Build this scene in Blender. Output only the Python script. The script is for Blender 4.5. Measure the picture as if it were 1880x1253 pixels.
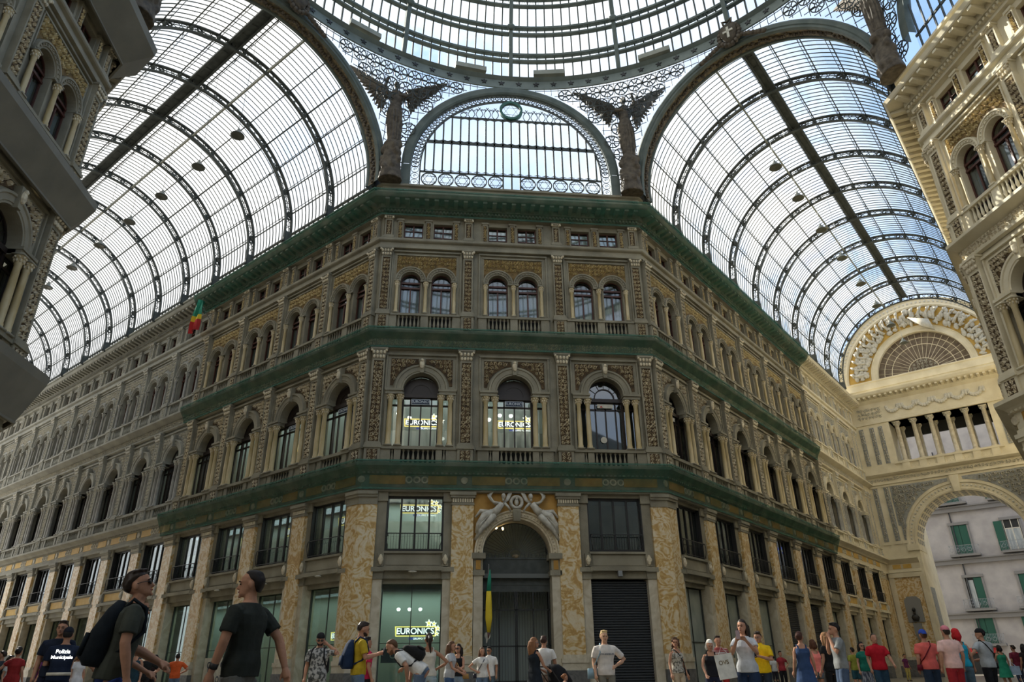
import bpy, math, random
from math import sin, cos, pi, sqrt, atan2, radians as R
from mathutils import Matrix, Vector, noise
from mathutils.geometry import tessellate_polygon
for o in list(bpy.data.objects): bpy.data.objects.remove(o)
scn = bpy.context.scene
COL = scn.collection
# ------------------------------------------------------------------ camera
CAM = Vector((-3.847, 0.0, 1.43))
F_PX, PITCH, YAW, ROLL = 1286.75, 0.4402, -0.1093, -0.0129
_r = Vector((cos(YAW), sin(YAW), 0)); _h = Vector((-sin(YAW), cos(YAW), 0)); _z = Vector((0, 0, 1))
_f = _h*cos(PITCH) + _z*sin(PITCH); _u = -_h*sin(PITCH) + _z*cos(PITCH)
_ri = _r*cos(ROLL) + _u*sin(ROLL); _ui = -_r*sin(ROLL) + _u*cos(ROLL)
cd = bpy.data.cameras.new('camera'); cam = bpy.data.objects.new('camera', cd); COL.objects.link(cam)
cam.matrix_world = Matrix(((_ri.x, _ui.x, -_f.x, CAM.x), (_ri.y, _ui.y, -_f.y, CAM.y), (_ri.z, _ui.z, -_f.z, CAM.z), (0, 0, 0, 1)))
cd.sensor_width = 36; cd.lens = F_PX/1880*36; cd.clip_end = 600; cd.clip_start = 0.1
scn.camera = cam
# ------------------------------------------------------------------ world, sun, exposure
scn.view_settings.view_transform = 'Standard'; scn.view_settings.look = 'None'
scn.view_settings.exposure = -0.02; scn.view_settings.gamma = 1.0
try: scn.view_settings.use_curve_mapping = False
except Exception: pass
cy = scn.cycles
cy.use_denoising = True; cy.max_bounces = 7; cy.diffuse_bounces = 3; cy.glossy_bounces = 2; cy.transmission_bounces = 4
cy.transparent_max_bounces = 12; cy.sample_clamp_indirect = 6; cy.caustics_reflective = False; cy.caustics_refractive = False
w = bpy.data.worlds.new('world'); scn.world = w; w.use_nodes = True
nt = w.node_tree; N = nt.nodes; Lk = nt.links
bg = N['Background']; tc = N.new('ShaderNodeTexCoord')
nz = N.new('ShaderNodeTexNoise'); nz.inputs['Scale'].default_value = 3.2; nz.inputs['Detail'].default_value = 6; nz.inputs['Roughness'].default_value = .55
mp = N.new('ShaderNodeMapping'); mp.inputs['Scale'].default_value = (1, 1, 1.6)
Lk.new(tc.outputs['Generated'], mp.inputs['Vector']); Lk.new(mp.outputs['Vector'], nz.inputs['Vector'])
sx = N.new('ShaderNodeSeparateXYZ'); Lk.new(tc.outputs['Generated'], sx.inputs[0])
# clouds thin out towards +x (right of the photo), brighter haze towards the sun side
ma = N.new('ShaderNodeMath'); ma.operation = 'MULTIPLY_ADD'; ma.inputs[1].default_value = -.36; Lk.new(sx.outputs['X'], ma.inputs[0]); Lk.new(nz.outputs['Fac'], ma.inputs[2])
cr = N.new('ShaderNodeValToRGB'); cr.color_ramp.elements[0].position = .28; cr.color_ramp.elements[0].color = (.36, .55, .86, 1)
cr.color_ramp.elements[1].position = .56; cr.color_ramp.elements[1].color = (1.0, .99, .97, 1)
e = cr.color_ramp.elements.new(.42); e.color = (.66, .78, .95, 1)
Lk.new(ma.outputs[0], cr.inputs['Fac']); Lk.new(cr.outputs['Color'], bg.inputs['Color'])
bg.inputs['Strength'].default_value = 1.45
sd = bpy.data.lights.new('sun', 'SUN'); sd.energy = 10.0; sd.angle = R(.2); sd.color = (1, .93, .80)
sun = bpy.data.objects.new('sun', sd); COL.objects.link(sun)
SUNV = Vector((-.62, .66, .64)).normalized(); sun.rotation_euler = SUNV.to_track_quat('Z', 'Y').to_euler()
# ------------------------------------------------------------------ materials
M = {}
def mat(name, col, rough=.7, metal=0., col2=None, scale=3., lo=.35, hi=.65, bump=0., bscale=None, det=5, emis=None, es=0, spec=None, stretch=None, dist=0):
    m = bpy.data.materials.new(name); m.use_nodes = True; t = m.node_tree; b = t.nodes['Principled BSDF']
    b.inputs['Base Color'].default_value = (*col, 1); b.inputs['Roughness'].default_value = rough; b.inputs['Metallic'].default_value = metal
    if spec is not None: b.inputs['Specular IOR Level'].default_value = spec
    if col2 or bump:
        g = t.nodes.new('ShaderNodeNewGeometry'); mpp = t.nodes.new('ShaderNodeMapping')
        mpp.inputs['Scale'].default_value = stretch or (1, 1, 1); t.links.new(g.outputs['Position'], mpp.inputs['Vector'])
    if col2:
        n = t.nodes.new('ShaderNodeTexNoise'); n.inputs['Scale'].default_value = scale; n.inputs['Detail'].default_value = det; n.inputs['Distortion'].default_value = dist
        t.links.new(mpp.outputs['Vector'], n.inputs['Vector'])
        r = t.nodes.new('ShaderNodeValToRGB'); r.color_ramp.elements[0].position = lo; r.color_ramp.elements[1].position = hi
        r.color_ramp.elements[0].color = (*col, 1); r.color_ramp.elements[1].color = (*col2, 1)
        t.links.new(n.outputs['Fac'], r.inputs['Fac']); t.links.new(r.outputs['Color'], b.inputs['Base Color'])
    if bump:
        n2 = t.nodes.new('ShaderNodeTexNoise'); n2.inputs['Scale'].default_value = bscale or scale*4; n2.inputs['Detail'].default_value = 4
        t.links.new(mpp.outputs['Vector'], n2.inputs['Vector'])
        bp = t.nodes.new('ShaderNodeBump'); bp.inputs['Strength'].default_value = bump; bp.inputs['Distance'].default_value = .05
        t.links.new(n2.outputs['Fac'], bp.inputs['Height']); t.links.new(bp.outputs['Normal'], b.inputs['Normal'])
    if emis: b.inputs['Emission Color'].default_value = (*emis, 1); b.inputs['Emission Strength'].default_value = es
    M[name] = m; return m
mat('stone', (.22, .20, .145), .85, col2=(.32, .29, .21), scale=1.1, bump=.25, bscale=14)
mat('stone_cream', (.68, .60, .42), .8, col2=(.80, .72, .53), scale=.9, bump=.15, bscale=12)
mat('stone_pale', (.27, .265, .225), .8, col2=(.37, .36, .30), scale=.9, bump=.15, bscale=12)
mat('relief', (.58, .49, .34), .75, col2=(.78, .69, .50), scale=5)
mat('ground', (.05, .032, .018), .9, col2=(.13, .08, .035), scale=6)
mat('relief_gold', (.55, .42, .20), .6, col2=(.74, .62, .36), scale=5)
mat('ground_gold', (.11, .07, .022), .8, col2=(.24, .15, .05), scale=6)
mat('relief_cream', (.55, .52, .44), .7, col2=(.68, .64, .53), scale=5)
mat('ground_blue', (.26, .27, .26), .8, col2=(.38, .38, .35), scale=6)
mat('ochre', (.42, .22, .035), .6, col2=(.55, .30, .06), scale=2)
mat('ochre_bright', (.62, .38, .07), .6, col2=(.70, .46, .12), scale=2)
mat('column', (.46, .35, .16), .5, col2=(.62, .51, .30), scale=2.5, stretch=(1, 1, .4))
mat('column_gray', (.27, .26, .23), .5, col2=(.38, .37, .33), scale=2.5)
mat('marble_pale', (.50, .43, .30), .45, col2=(.66, .60, .47), scale=1.6, dist=1.5)
mat('plinth', (.09, .09, .085), .5, col2=(.17, .165, .155), scale=2.5, dist=2)
mat('iron', (.055, .062, .058), .55, col2=(.085, .095, .088), scale=3, spec=.3)
mat('iron_green', (.10, .125, .112), .6, col2=(.15, .175, .155), scale=1.5, spec=.3)
mat('iron_pale', (.24, .25, .21), .6, col2=(.34, .34, .28), scale=1.5)
mat('iron_dark', (.02, .02, .02), .5)
mat('wood_dark', (.028, .018, .014), .45)
mat('wood_red', (.085, .028, .018), .45)
mat('bronze', (.055, .042, .028), .7, col2=(.125, .098, .065), scale=4, bump=.4, bscale=9)
mat('gilt', (.24, .18, .09), .6, col2=(.05, .045, .035), scale=7)
mat('shutter', (.05, .055, .06), .5, .2)
mat('steel', (.30, .31, .31), .4, .5)
mat('white_paper', (.27, .31, .27), .8, col2=(.38, .41, .36), scale=1.2, det=8)
mat('curtain', (.50, .52, .50), .9, col2=(.30, .33, .34), scale=3, stretch=(3, 3, .25))
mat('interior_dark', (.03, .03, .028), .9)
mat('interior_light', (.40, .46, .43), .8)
mat('interior_mid', (.15, .16, .15), .8)
mat('tarp', (.19, .18, .145), .8, col2=(.24, .225, .18), scale=.8, bump=.2, bscale=2)
mat('floor_mat', (.17, .155, .13), .28, col2=(.25, .23, .19), scale=.5, dist=1)
mat('lamp_metal', (.12, .13, .11), .5)
mat('ring_green', (.02, .12, .09), .5)
mat('statue', (.46, .43, .36), .7, col2=(.66, .63, .54), scale=5)
mat('lamp_white', (1, 1, 1), emis=(1, .98, .92), es=6)
mat('lamp_warm', (1, .8, .5), emis=(1, .72, .35), es=9)
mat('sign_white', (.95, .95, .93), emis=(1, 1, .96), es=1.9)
mat('sign_yellow', (.9, .65, .1), emis=(1, .78, .22), es=1.5)
mat('sign_back', (.05, .07, .10), .5)
mat('sign_blue', (.03, .05, .2), emis=(.1, .15, .6), es=.5)
mat('casse_blue', (.012, .03, .07), .5)
mat('plate_text', (.6, .65, .7), .6)
mat('casse_text', (.35, .38, .40), .6)
mat('red_cloth', (.50, .03, .03), .8); mat('green_cloth', (.02, .25, .16), .8); mat('yellow_cloth', (.75, .55, .03), .8)
mat('street_wall', (.36, .335, .325), .9, col2=(.45, .42, .40), scale=.8)
mat('street_trim', (.23, .22, .21), .9)
mat('shutter_green', (.012, .085, .055), .6)
mat('grey_stone', (.25, .225, .16), .8, col2=(.34, .31, .23), scale=1.2)
mat('tablet_stone', (.26, .26, .25), .8)
mat('panel', (.26, .235, .17), .85, col2=(.34, .31, .23), scale=1.1)
mat('fan_brown', (.13, .095, .065), .8, col2=(.22, .17, .12), scale=2)
mat('ring_paint', (.16, .19, .175), .6, col2=(.21, .245, .22), scale=1.5)
mat('skylamp', (.8, .8, .8), .5)
# swirling onyx marble
m = mat('onyx', (.6, .4, .15), .35); t = m.node_tree; b = t.nodes['Principled BSDF']
g = t.nodes.new('ShaderNodeNewGeometry'); n1 = t.nodes.new('ShaderNodeTexNoise'); n1.inputs['Scale'].default_value = 1.3; n1.inputs['Detail'].default_value = 3
n1.inputs['Distortion'].default_value = 1.2; t.links.new(g.outputs['Position'], n1.inputs['Vector'])
wv = t.nodes.new('ShaderNodeMath'); wv.operation = 'MULTIPLY'; wv.inputs[1].default_value = 34; t.links.new(n1.outputs['Fac'], wv.inputs[0])
sn = t.nodes.new('ShaderNodeMath'); sn.operation = 'SINE'; t.links.new(wv.outputs[0], sn.inputs[0])
n3 = t.nodes.new('ShaderNodeTexNoise'); n3.inputs['Scale'].default_value = 3.5; n3.inputs['Detail'].default_value = 6; n3.inputs['Distortion'].default_value = .8; t.links.new(g.outputs['Position'], n3.inputs['Vector'])
ad = t.nodes.new('ShaderNodeMath'); ad.operation = 'MULTIPLY_ADD'; ad.inputs[1].default_value = .15; t.links.new(sn.outputs[0], ad.inputs[0]); t.links.new(n3.outputs['Fac'], ad.inputs[2])
r = t.nodes.new('ShaderNodeValToRGB'); el = r.color_ramp.elements
el[0].position = .30; el[0].color = (.50, .30, .10, 1); el[1].position = .78; el[1].color = (.76, .66, .47, 1)
for p_, c_ in ((.40, (.60, .39, .14, 1)), (.49, (.66, .48, .22, 1)), (.57, (.71, .57, .35, 1))): q_ = el.new(p_); q_.color = c_
t.links.new(ad.outputs[0], r.inputs['Fac']); t.links.new(r.outputs['Color'], b.inputs['Base Color'])
def glassmat(name, tint, refl, alpha_mix, milk=(.8, .8, .8), streak=0):
    m = bpy.data.materials.new(name); m.use_nodes = True; t = m.node_tree; t.nodes.clear()
    o = t.nodes.new('ShaderNodeOutputMaterial'); tr = t.nodes.new('ShaderNodeBsdfTransparent'); tr.inputs[0].default_value = (*tint, 1)
    gl = t.nodes.new('ShaderNodeBsdfGlossy'); gl.inputs['Roughness'].default_value = .03; gl.inputs[0].default_value = (.9, .95, 1, 1)
    mx = t.nodes.new('ShaderNodeMixShader')
    if refl:
        lw = t.nodes.new('ShaderNodeLayerWeight'); lw.inputs['Blend'].default_value = .35
        ml = t.nodes.new('ShaderNodeMath'); ml.operation = 'MULTIPLY_ADD'; ml.inputs[1].default_value = refl; ml.inputs[2].default_value = refl*.25; t.links.new(lw.outputs['Fresnel'], ml.inputs[0])
        t.links.new(ml.outputs[0], mx.inputs[0])
    else: mx.inputs[0].default_value = .0
    base = tr.outputs[0]
    if alpha_mix:
        tl = t.nodes.new('ShaderNodeBsdfTranslucent'); tl.inputs[0].default_value = (*milk, 1)
        m2 = t.nodes.new('ShaderNodeMixShader'); m2.inputs[0].default_value = alpha_mix
        if streak:
            g = t.nodes.new('ShaderNodeNewGeometry'); n = t.nodes.new('ShaderNodeTexNoise'); n.inputs['Scale'].default_value = .35; n.inputs['Detail'].default_value = 7; n.inputs['Roughness'].default_value = .7
            t.links.new(g.outputs['Position'], n.inputs['Vector']); rr = t.nodes.new('ShaderNodeMapRange'); rr.inputs[1].default_value = .38; rr.inputs[2].default_value = .68; rr.inputs[3].default_value = alpha_mix*.3; rr.inputs[4].default_value = alpha_mix*2.2
            t.links.new(n.outputs['Fac'], rr.inputs[0]); t.links.new(rr.outputs[0], m2.inputs[0])
        t.links.new(tr.outputs[0], m2.inputs[1]); t.links.new(tl.outputs[0], m2.inputs[2]); base = m2.outputs[0]
    t.links.new(base, mx.inputs[1]); t.links.new(gl.outputs[0], mx.inputs[2]); t.links.new(mx.outputs[0], o.inputs[0]); M[name] = m
glassmat('roof_glass', (.95, .97, .98), 0, .20, (.85, .83, .75), 1)
glassmat('dome_glass', (.90, .95, .98), 0, .12, (.75, .80, .85), 1)
glassmat('lunette_glass', (.80, .86, .92), 0, .10, (.7, .75, .8))
glassmat('window_glass', (.72, .78, .76), .50, 0)
glassmat('shop_glass', (.78, .90, .85), .30, 0)
glassmat('net_green', (.30, .62, .48), 0, .0)
def netmat(name, col, dens):
    m = bpy.data.materials.new(name); m.use_nodes = True; t = m.node_tree; b = t.nodes['Principled BSDF']; o = t.nodes['Material Output']
    b.inputs['Base Color'].default_value = (*col, 1); b.inputs['Roughness'].default_value = .9; b.inputs['Specular IOR Level'].default_value = .1
    tr = t.nodes.new('ShaderNodeBsdfTransparent'); mx = t.nodes.new('ShaderNodeMixShader'); g = t.nodes.new('ShaderNodeNewGeometry')
    n = t.nodes.new('ShaderNodeTexNoise'); n.inputs['Scale'].default_value = 1.3; n.inputs['Detail'].default_value = 4; t.links.new(g.outputs['Position'], n.inputs['Vector'])
    rr = t.nodes.new('ShaderNodeMapRange'); rr.inputs[1].default_value = .3; rr.inputs[2].default_value = .7; rr.inputs[3].default_value = dens-.16; rr.inputs[4].default_value = dens+.16
    t.links.new(n.outputs['Fac'], rr.inputs[0]); t.links.new(rr.outputs[0], mx.inputs[0]); t.links.new(tr.outputs[0], mx.inputs[1]); t.links.new(b.outputs[0], mx.inputs[2]); t.links.new(mx.outputs[0], o.inputs[0]); M[name] = m
netmat('net_green', (.03, .125, .085), .44)
netmat('net_edge', (.10, .22, .165), .55)
# ------------------------------------------------------------------ mesh builder
class MB:
    def __init__(s): s.v = []; s.f = []; s.mi = []; s.ms = []; s.c = 0
    def m(s, name):
        if name not in s.ms: s.ms.append(name)
        s.c = s.ms.index(name); return s
    def add(s, vs, fs):
        k = len(s.v); s.v.extend(tuple(p) for p in vs)
        for f in fs: s.f.append(tuple(i+k for i in f)); s.mi.append(s.c)
        return s
    def box(s, x0, x1, y0, y1, z0, z1):
        return s.add([(x0,y0,z0),(x1,y0,z0),(x1,y1,z0),(x0,y1,z0),(x0,y0,z1),(x1,y0,z1),(x1,y1,z1),(x0,y1,z1)],
                     [(0,3,2,1),(4,5,6,7),(0,1,5,4),(1,2,6,5),(2,3,7,6),(3,0,4,7)])
    def frustum(s, x0, x1, y0, y1, z0, z1, ex, ey):   # z1 end is larger by ex, ey (towards -y)
        return s.add([(x0,y0,z0),(x1,y0,z0),(x1,y1,z0),(x0,y1,z0),(x0-ex,y0-ey,z1),(x1+ex,y0-ey,z1),(x1+ex,y1,z1),(x0-ex,y1,z1)],
                     [(0,3,2,1),(4,5,6,7),(0,1,5,4),(1,2,6,5),(2,3,7,6),(3,0,4,7)])
    def plate(s, outer, holes, y0, y1, rim=False):
        polys = [outer]+list(holes); al = [p for q in polys for p in q]
        tri = tessellate_polygon([[Vector((x, z, 0)) for x, z in q] for q in polys])
        s.add([(x, y0, z) for x, z in al], [t for t in tri])
        for q in (polys if rim else polys[1:]):
            n = len(q); vs = [(x, y0, z) for x, z in q]+[(x, y1, z) for x, z in q]
            s.add(vs, [(i, (i+1) % n, n+(i+1) % n, n+i) for i in range(n)])
        return s
    def prism(s, poly, y0, y1):
        n = len(poly); s.add([(x, y0, z) for x, z in poly]+[(x, y1, z) for x, z in poly],
              [tuple(range(n)), tuple(range(2*n-1, n-1, -1))]+[(i, n+i, n+(i+1) % n, (i+1) % n) for i in range(n)]); return s
    def arc(s, cx, cz, prof, a0, a1, n, zs=1.):   # prof (r, y), sweep about (cx,cz) in the xz plane
        k = len(prof); vs = []
        for i in range(n+1):
            a = a0+(a1-a0)*i/n
            for r, y in prof: vs.append((cx+r*cos(a), y, cz+r*sin(a)*zs))
        s.add(vs, [(i*k+j, i*k+j+1, (i+1)*k+j+1, (i+1)*k+j) for i in range(n) for j in range(k-1)]); return s
    def rev(s, cx, cy_, prof, n=10, z0=0):
        k = len(prof); vs = [(cx+r*cos(2*pi*i/n), cy_+r*sin(2*pi*i/n), z0+z) for i in range(n) for r, z in prof]
        s.add(vs, [(i*k+j, ((i+1) % n)*k+j, ((i+1) % n)*k+j+1, i*k+j+1) for i in range(n) for j in range(k-1)]); return s
    def tube(s, pts, r, n=5, closed=False, caps=True):
        P = [Vector(p) for p in pts]; m_ = len(P)
        if m_ < 2: return s
        rs = r if isinstance(r, (list, tuple)) else [r]*m_
        vs = []; up = None
        for i in range(m_):
            if closed: t = P[(i+1) % m_]-P[i-1]
            else: t = P[min(i+1, m_-1)]-P[max(i-1, 0)]
            if t.length < 1e-9: t = Vector((0, 0, 1))
            t.normalize()
            if up is None: up = Vector((0, 0, 1)) if abs(t.z) < .9 else Vector((0, 1, 0))
            a = t.cross(up)
            if a.length < 1e-4: a = t.orthogonal()
            a.normalize(); b = a.cross(t); up = b
            for j in range(n):
                an = 2*pi*(j+.5)/n; vs.append(P[i]+(a*cos(an)+b*sin(an))*rs[i])
        fs = [(i*n+j, ((i+1) % m_)*n+j, ((i+1) % m_)*n+(j+1) % n, i*n+(j+1) % n) for i in range(m_ if closed else m_-1) for j in range(n)]
        if not closed and caps: fs += [tuple(range(n)), tuple(range(m_*n-1, (m_-1)*n-1, -1))]
        return s.add(vs, fs)
    def ell(s, c, rad, n=10, k=7, rot=None):
        c = Vector(c); vs = []
        for i in range(k+1):
            ph = -pi/2+pi*i/k
            for j in range(n):
                p = Vector((rad[0]*cos(ph)*cos(2*pi*j/n), rad[1]*cos(ph)*sin(2*pi*j/n), rad[2]*sin(ph)))
                if rot: p = rot @ p
                vs.append(c+p)
        return s.add(vs, [(i*n+j, i*n+(j+1) % n, (i+1)*n+(j+1) % n, (i+1)*n+j) for i in range(k) for j in range(n)])
    def loft(s, rings, n=16, p=2.0, xf=None):    # rings (z, hw, yfront, yback, xoff)
        vs = []
        for (z, hw, yf, yb, xo) in rings:
            for j in range(n):
                a = 2*pi*j/n; ca, sa = cos(a), sin(a); q = 2/p
                x = hw*abs(ca)**q*(1 if ca > 0 else -1); y = (yf-yb)/2*abs(sa)**q*(1 if sa > 0 else -1)+(yf+yb)/2
                vs.append(Vector((x+xo, y, z)))
        if xf: vs = [xf(v) for v in vs]
        k = len(rings)
        return s.add(vs, [(i*n+j, i*n+(j+1) % n, (i+1)*n+(j+1) % n, (i+1)*n+j) for i in range(k-1) for j in range(n)]+[tuple(range(n-1, -1, -1)), tuple(range((k-1)*n, k*n))])
    def mesh(s, name, smooth=False):
        me = bpy.data.meshes.new(name); me.from_pydata(s.v, [], s.f)
        for n_ in s.ms: me.materials.append(M[n_])
        if len(s.ms) > 1: me.polygons.foreach_set('material_index', s.mi)
        if smooth: me.polygons.foreach_set('use_smooth', [True]*len(s.f))
        me.validate(); me.update(); return me
def arcp(cx, cz, r, a0, a1, n, zs=1.): return [(cx+r*cos(a0+(a1-a0)*i/n), cz+r*sin(a0+(a1-a0)*i/n)*zs) for i in range(n+1)]
def link(name, me, parent=None, mw=None):
    o = bpy.data.objects.new(name, me); COL.objects.link(o)
    if parent: o.parent = parent
    if mw is not None: o.matrix_local = mw
    return o
def tag(o, label, cat, group=None, kind=None):
    o['label'] = label; o['category'] = cat
    if group: o['group'] = group
    if kind: o['kind'] = kind
    return o
def empty(name, loc, rz=0, label=None, cat=None, group=None):
    o = bpy.data.objects.new(name, None); COL.objects.link(o); o.location = loc; o.rotation_euler = (0, 0, rz); o.empty_display_size = .2
    if label: tag(o, label, cat, group)
    return o
T3 = lambda x, y, z: Matrix.Translation((x, y, z))
RZ = lambda a: Matrix.Rotation(a, 4, 'Z')
def children(o): return [c for c in KIDS.get(o.name, [])]
def sweep(mb, path, prof, closed_prof=False, caps=False):
    """path [(x,y)] left to right seen from outside (outside is on the right-hand normal -y for +x travel); prof [(out,z)]"""
    n = len(path); k = len(prof); dirs = []; vs = []
    for i in range(n-1):
        d = Vector((path[i+1][0]-path[i][0], path[i+1][1]-path[i][1])); d.normalize(); dirs.append(d)
    for i in range(n):
        a = dirs[max(i-1, 0)]; b = dirs[min(i, n-2)]
        na = Vector((a.y, -a.x)); nb = Vector((b.y, -b.x)); m_ = (na+nb); m_ = m_/(m_.dot(na)) if m_.length > 1e-6 else na
        for o, z in prof: vs.append((path[i][0]+m_.x*o, path[i][1]+m_.y*o, z))
    kk = k if closed_prof else k-1
    fs = [(i*k+j, (i+1)*k+j, (i+1)*k+(j+1) % k, i*k+(j+1) % k) for i in range(n-1) for j in range(kk)]
    if caps: fs += [tuple(range(k)), tuple(range(n*k-1, (n-1)*k-1, -1))]
    mb.add(vs, fs)
# carved scroll relief: ridged spirals and leaves packed over a region of the xz plane
def relief(mb, test, bb, y, cell, d, seed, mname):
    rnd = random.Random(seed); mb.m(mname); x0, x1, z0, z1 = bb
    nx = max(1, round((x1-x0)/cell)); nz_ = max(1, round((z1-z0)/cell)); sx_, sz_ = (x1-x0)/nx, (z1-z0)/nz_; rr = min(sx_, sz_)*.5
    def ridge(pts, w0, w1):
        n = len(pts); vs = []
        for i, (px, pz) in enumerate(pts):
            a = pts[max(i-1, 0)]; b = pts[min(i+1, n-1)]; tx, tz = b[0]-a[0], b[1]-a[1]; l = sqrt(tx*tx+tz*tz) or 1; nx_, nz2 = -tz/l, tx/l
            ww = w0+(w1-w0)*i/(n-1); vs += [(px-nx_*ww, y, pz-nz2*ww), (px, y-d*(.5+.5*ww/w0), pz), (px+nx_*ww, y, pz+nz2*ww)]
        mb.add(vs, [f for i in range(n-1) for f in ((3*i, 3*i+1, 3*i+4, 3*i+3), (3*i+1, 3*i+2, 3*i+5, 3*i+4))])
    def leaf(x, z, a, l, ww):
        c, s_ = cos(a), sin(a); mb.add([(x, y, z), (x+c*l*.5-s_*ww, y, z+s_*l*.5+c*ww), (x+c*l, y-d*.3, z+s_*l), (x+c*l*.5+s_*ww, y, z+s_*l*.5-c*ww), (x+c*l*.5, y-d*1.2, z+s_*l*.5)],
                                     [(0, 4, 1), (1, 4, 2), (2, 4, 3), (3, 4, 0)])
    for i in range(nx):
        for j in range(nz_):
            cx, cz = x0+(i+.5)*sx_, z0+(j+.5)*sz_
            if not test(cx, cz): continue
            r = rr*(.78+.25*rnd.random()); sg = 1 if (i+j) % 2 else -1; a0 = rnd.random()*6.28
            if rnd.random() < .8:
                pts = [(cx+sg*r*(1-.8*t_/9)*cos(a0+t_*.78), cz+r*(1-.8*t_/9)*sin(a0+t_*.78)) for t_ in range(10)]; ridge(pts, r*.30, r*.17)
                leaf(cx, cz, a0, r*.5, r*.25)
            else:
                for q in range(5): leaf(cx, cz, a0+q*1.257, r, r*.3)
            for q in range(3): 
                aa = a0+1+q*2.1; lx, lz = cx+r*.9*cos(aa), cz+r*.9*sin(aa); leaf(lx, lz, aa+sg*.8, r*.55, r*.2)
# ------------------------------------------------------------------ facade meshes (frame: x along the wall, -y outward, z up)
CACHE = {}
def me_(key, fn):
    if key not in CACHE: CACHE[key] = fn()
    return CACHE[key]
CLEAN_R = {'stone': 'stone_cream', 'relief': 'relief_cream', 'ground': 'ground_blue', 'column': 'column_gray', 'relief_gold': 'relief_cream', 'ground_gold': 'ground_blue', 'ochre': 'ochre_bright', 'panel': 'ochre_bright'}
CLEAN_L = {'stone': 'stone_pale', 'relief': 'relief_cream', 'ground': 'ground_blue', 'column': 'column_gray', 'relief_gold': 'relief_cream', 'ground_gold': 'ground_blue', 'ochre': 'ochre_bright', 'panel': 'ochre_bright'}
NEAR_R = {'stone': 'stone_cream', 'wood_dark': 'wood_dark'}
mat('iron_gate', (.022, .024, .024), .5)
NEAR_L = {'stone': 'grey_stone'}
glassmat('drape_white', (.5, .52, .5), 0, .8, (.8, .8, .74))
def remap(me, mp_, tagk):
    if not mp_: return me
    k = (me.name, tagk)
    if k not in CACHE:
        if not any(m_.name in mp_ for m_ in me.materials): CACHE[k] = me
        else:
            c = me.copy()
            for i, m_ in enumerate(me.materials):
                if m_.name in mp_: c.materials[i] = M[mp_[m_.name]]
            CACHE[k] = c
    return CACHE[k]
COLP = [(.0, 0), (.17, 0), (.17, .1), (.14, .14), (.15, .2), (.125, .26), (.13, 1.2), (.11, 2.42), (.13, 2.45), (.12, 2.5), (.17, 2.72), (.2, 2.78), (.2, 2.84), (0, 2.84)]
def column(h, r):
    b = MB().m('column'); s = r/.13; k = h/2.84
    b.rev(0, 0, [(a*s, z if z < .3 else (z*k if z < 2 else h-(2.84-z))) for a, z in COLP], 12)
    b.m('relief'); zc = h-.3
    for q in range(8):
        a = q*pi/4; b.ell((cos(a)*.15*s, sin(a)*.15*s, zc+.06), (.04*s, .04*s, .07), 5, 3); b.ell((cos(a+.4)*.18*s, sin(a+.4)*.18*s, zc+.17), (.045*s, .045*s, .05), 5, 3)
    b.m('stone').box(-.2*s, .2*s, -.2*s, .2*s, h-.06, h); b.box(-.2*s, .2*s, -.2*s, .2*s, 0, .07)
    return b.mesh('column', True)
def baluster(b, x, y, z0, h):
    k = h; b.rev(x, y, [(0, 0), (.07, 0), (.07, .08*k), (.035, .12*k), (.075, .35*k), (.06, .5*k), (.03, .8*k), (.045, .86*k), (.06, .92*k), (.06, k), (0, k)], 7, z0)
def pil(z0, z1, w, capz, d=.1, capw=None, ped=None, cell=.2, seed=1):
    b = MB().m('stone'); hw = w/2; capw = capw or w*1.25
    b.box(-hw, -hw+.07, -d, .15, z0, capz); b.box(hw-.07, hw, -d, .15, z0, capz); b.box(-hw+.07, hw-.07, -d, .15, capz-.09, capz); b.box(-hw+.07, hw-.07, -d, .15, z0, z0+.09)
    b.box(-hw-.09, hw+.09, -d-.07, .15, z0, z0+.12); b.box(-hw-.05, hw+.05, -d-.04, .15, z0+.12, z0+.2)
    b.m('ground').box(-hw+.07, hw-.07, -d+.045, .15, z0+.09, capz-.09)
    b.m('stone'); b.frustum(-hw+.02, hw-.02, -d, .15, capz, z1-.1, (capw-w)/2, .1); b.box(-capw/2-.02, capw/2+.02, -d-.13, .15, z1-.1, z1)
    relief(b, lambda x, z: True, (-hw+.08, hw-.08, z0+.24, capz-.12), -d+.045, cell, .07, seed, 'relief')
    b.m('relief')
    for i in range(4):
        for j in range(2):
            x = -hw+w*(i+.5)/4; b.ell((x*(1+.15*j), -d-.05-.05*j, capz+(z1-capz)*(.2+.38*j)), (w*.11, .06, (z1-capz)*.17), 6, 4)
    for s in (-1, 1): b.ell((s*capw*.43, -d-.12, z1-.16), (.07, .06, .07), 6, 4)
    if ped:
        p0, p1 = ped; pw = hw+.07; b.m('stone').box(-pw, pw, -d-.06, .15, p0, p1); b.m('ground').box(-pw+.13, pw-.13, -d-.065, .1, p0+.14, p1-.2)
        relief(b, lambda x, z: True, (-pw+.14, pw-.14, p0+.15, p1-.21), -d-.065, .2, .05, seed+3, 'relief')
        b.m('stone').box(-pw-.05, pw+.05, -d-.12, .15, p1-.13, p1)
    return b.mesh('pilaster')
def serliana(y=0):
    p = [(-1.68, 10.74), (1.68, 10.74), (1.68, 14.3), (.92, 14.3)]+arcp(0, 14.62, .92, 0, pi, 16)+[(-.92, 14.3), (-1.68, 14.3)]
    return p
def twinhole(cx, hw=.56, z0=18.04, zs=21.07): return [(cx-hw, z0), (cx+hw, z0)]+arcp(cx, zs, hw, 0, pi, 12)
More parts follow.
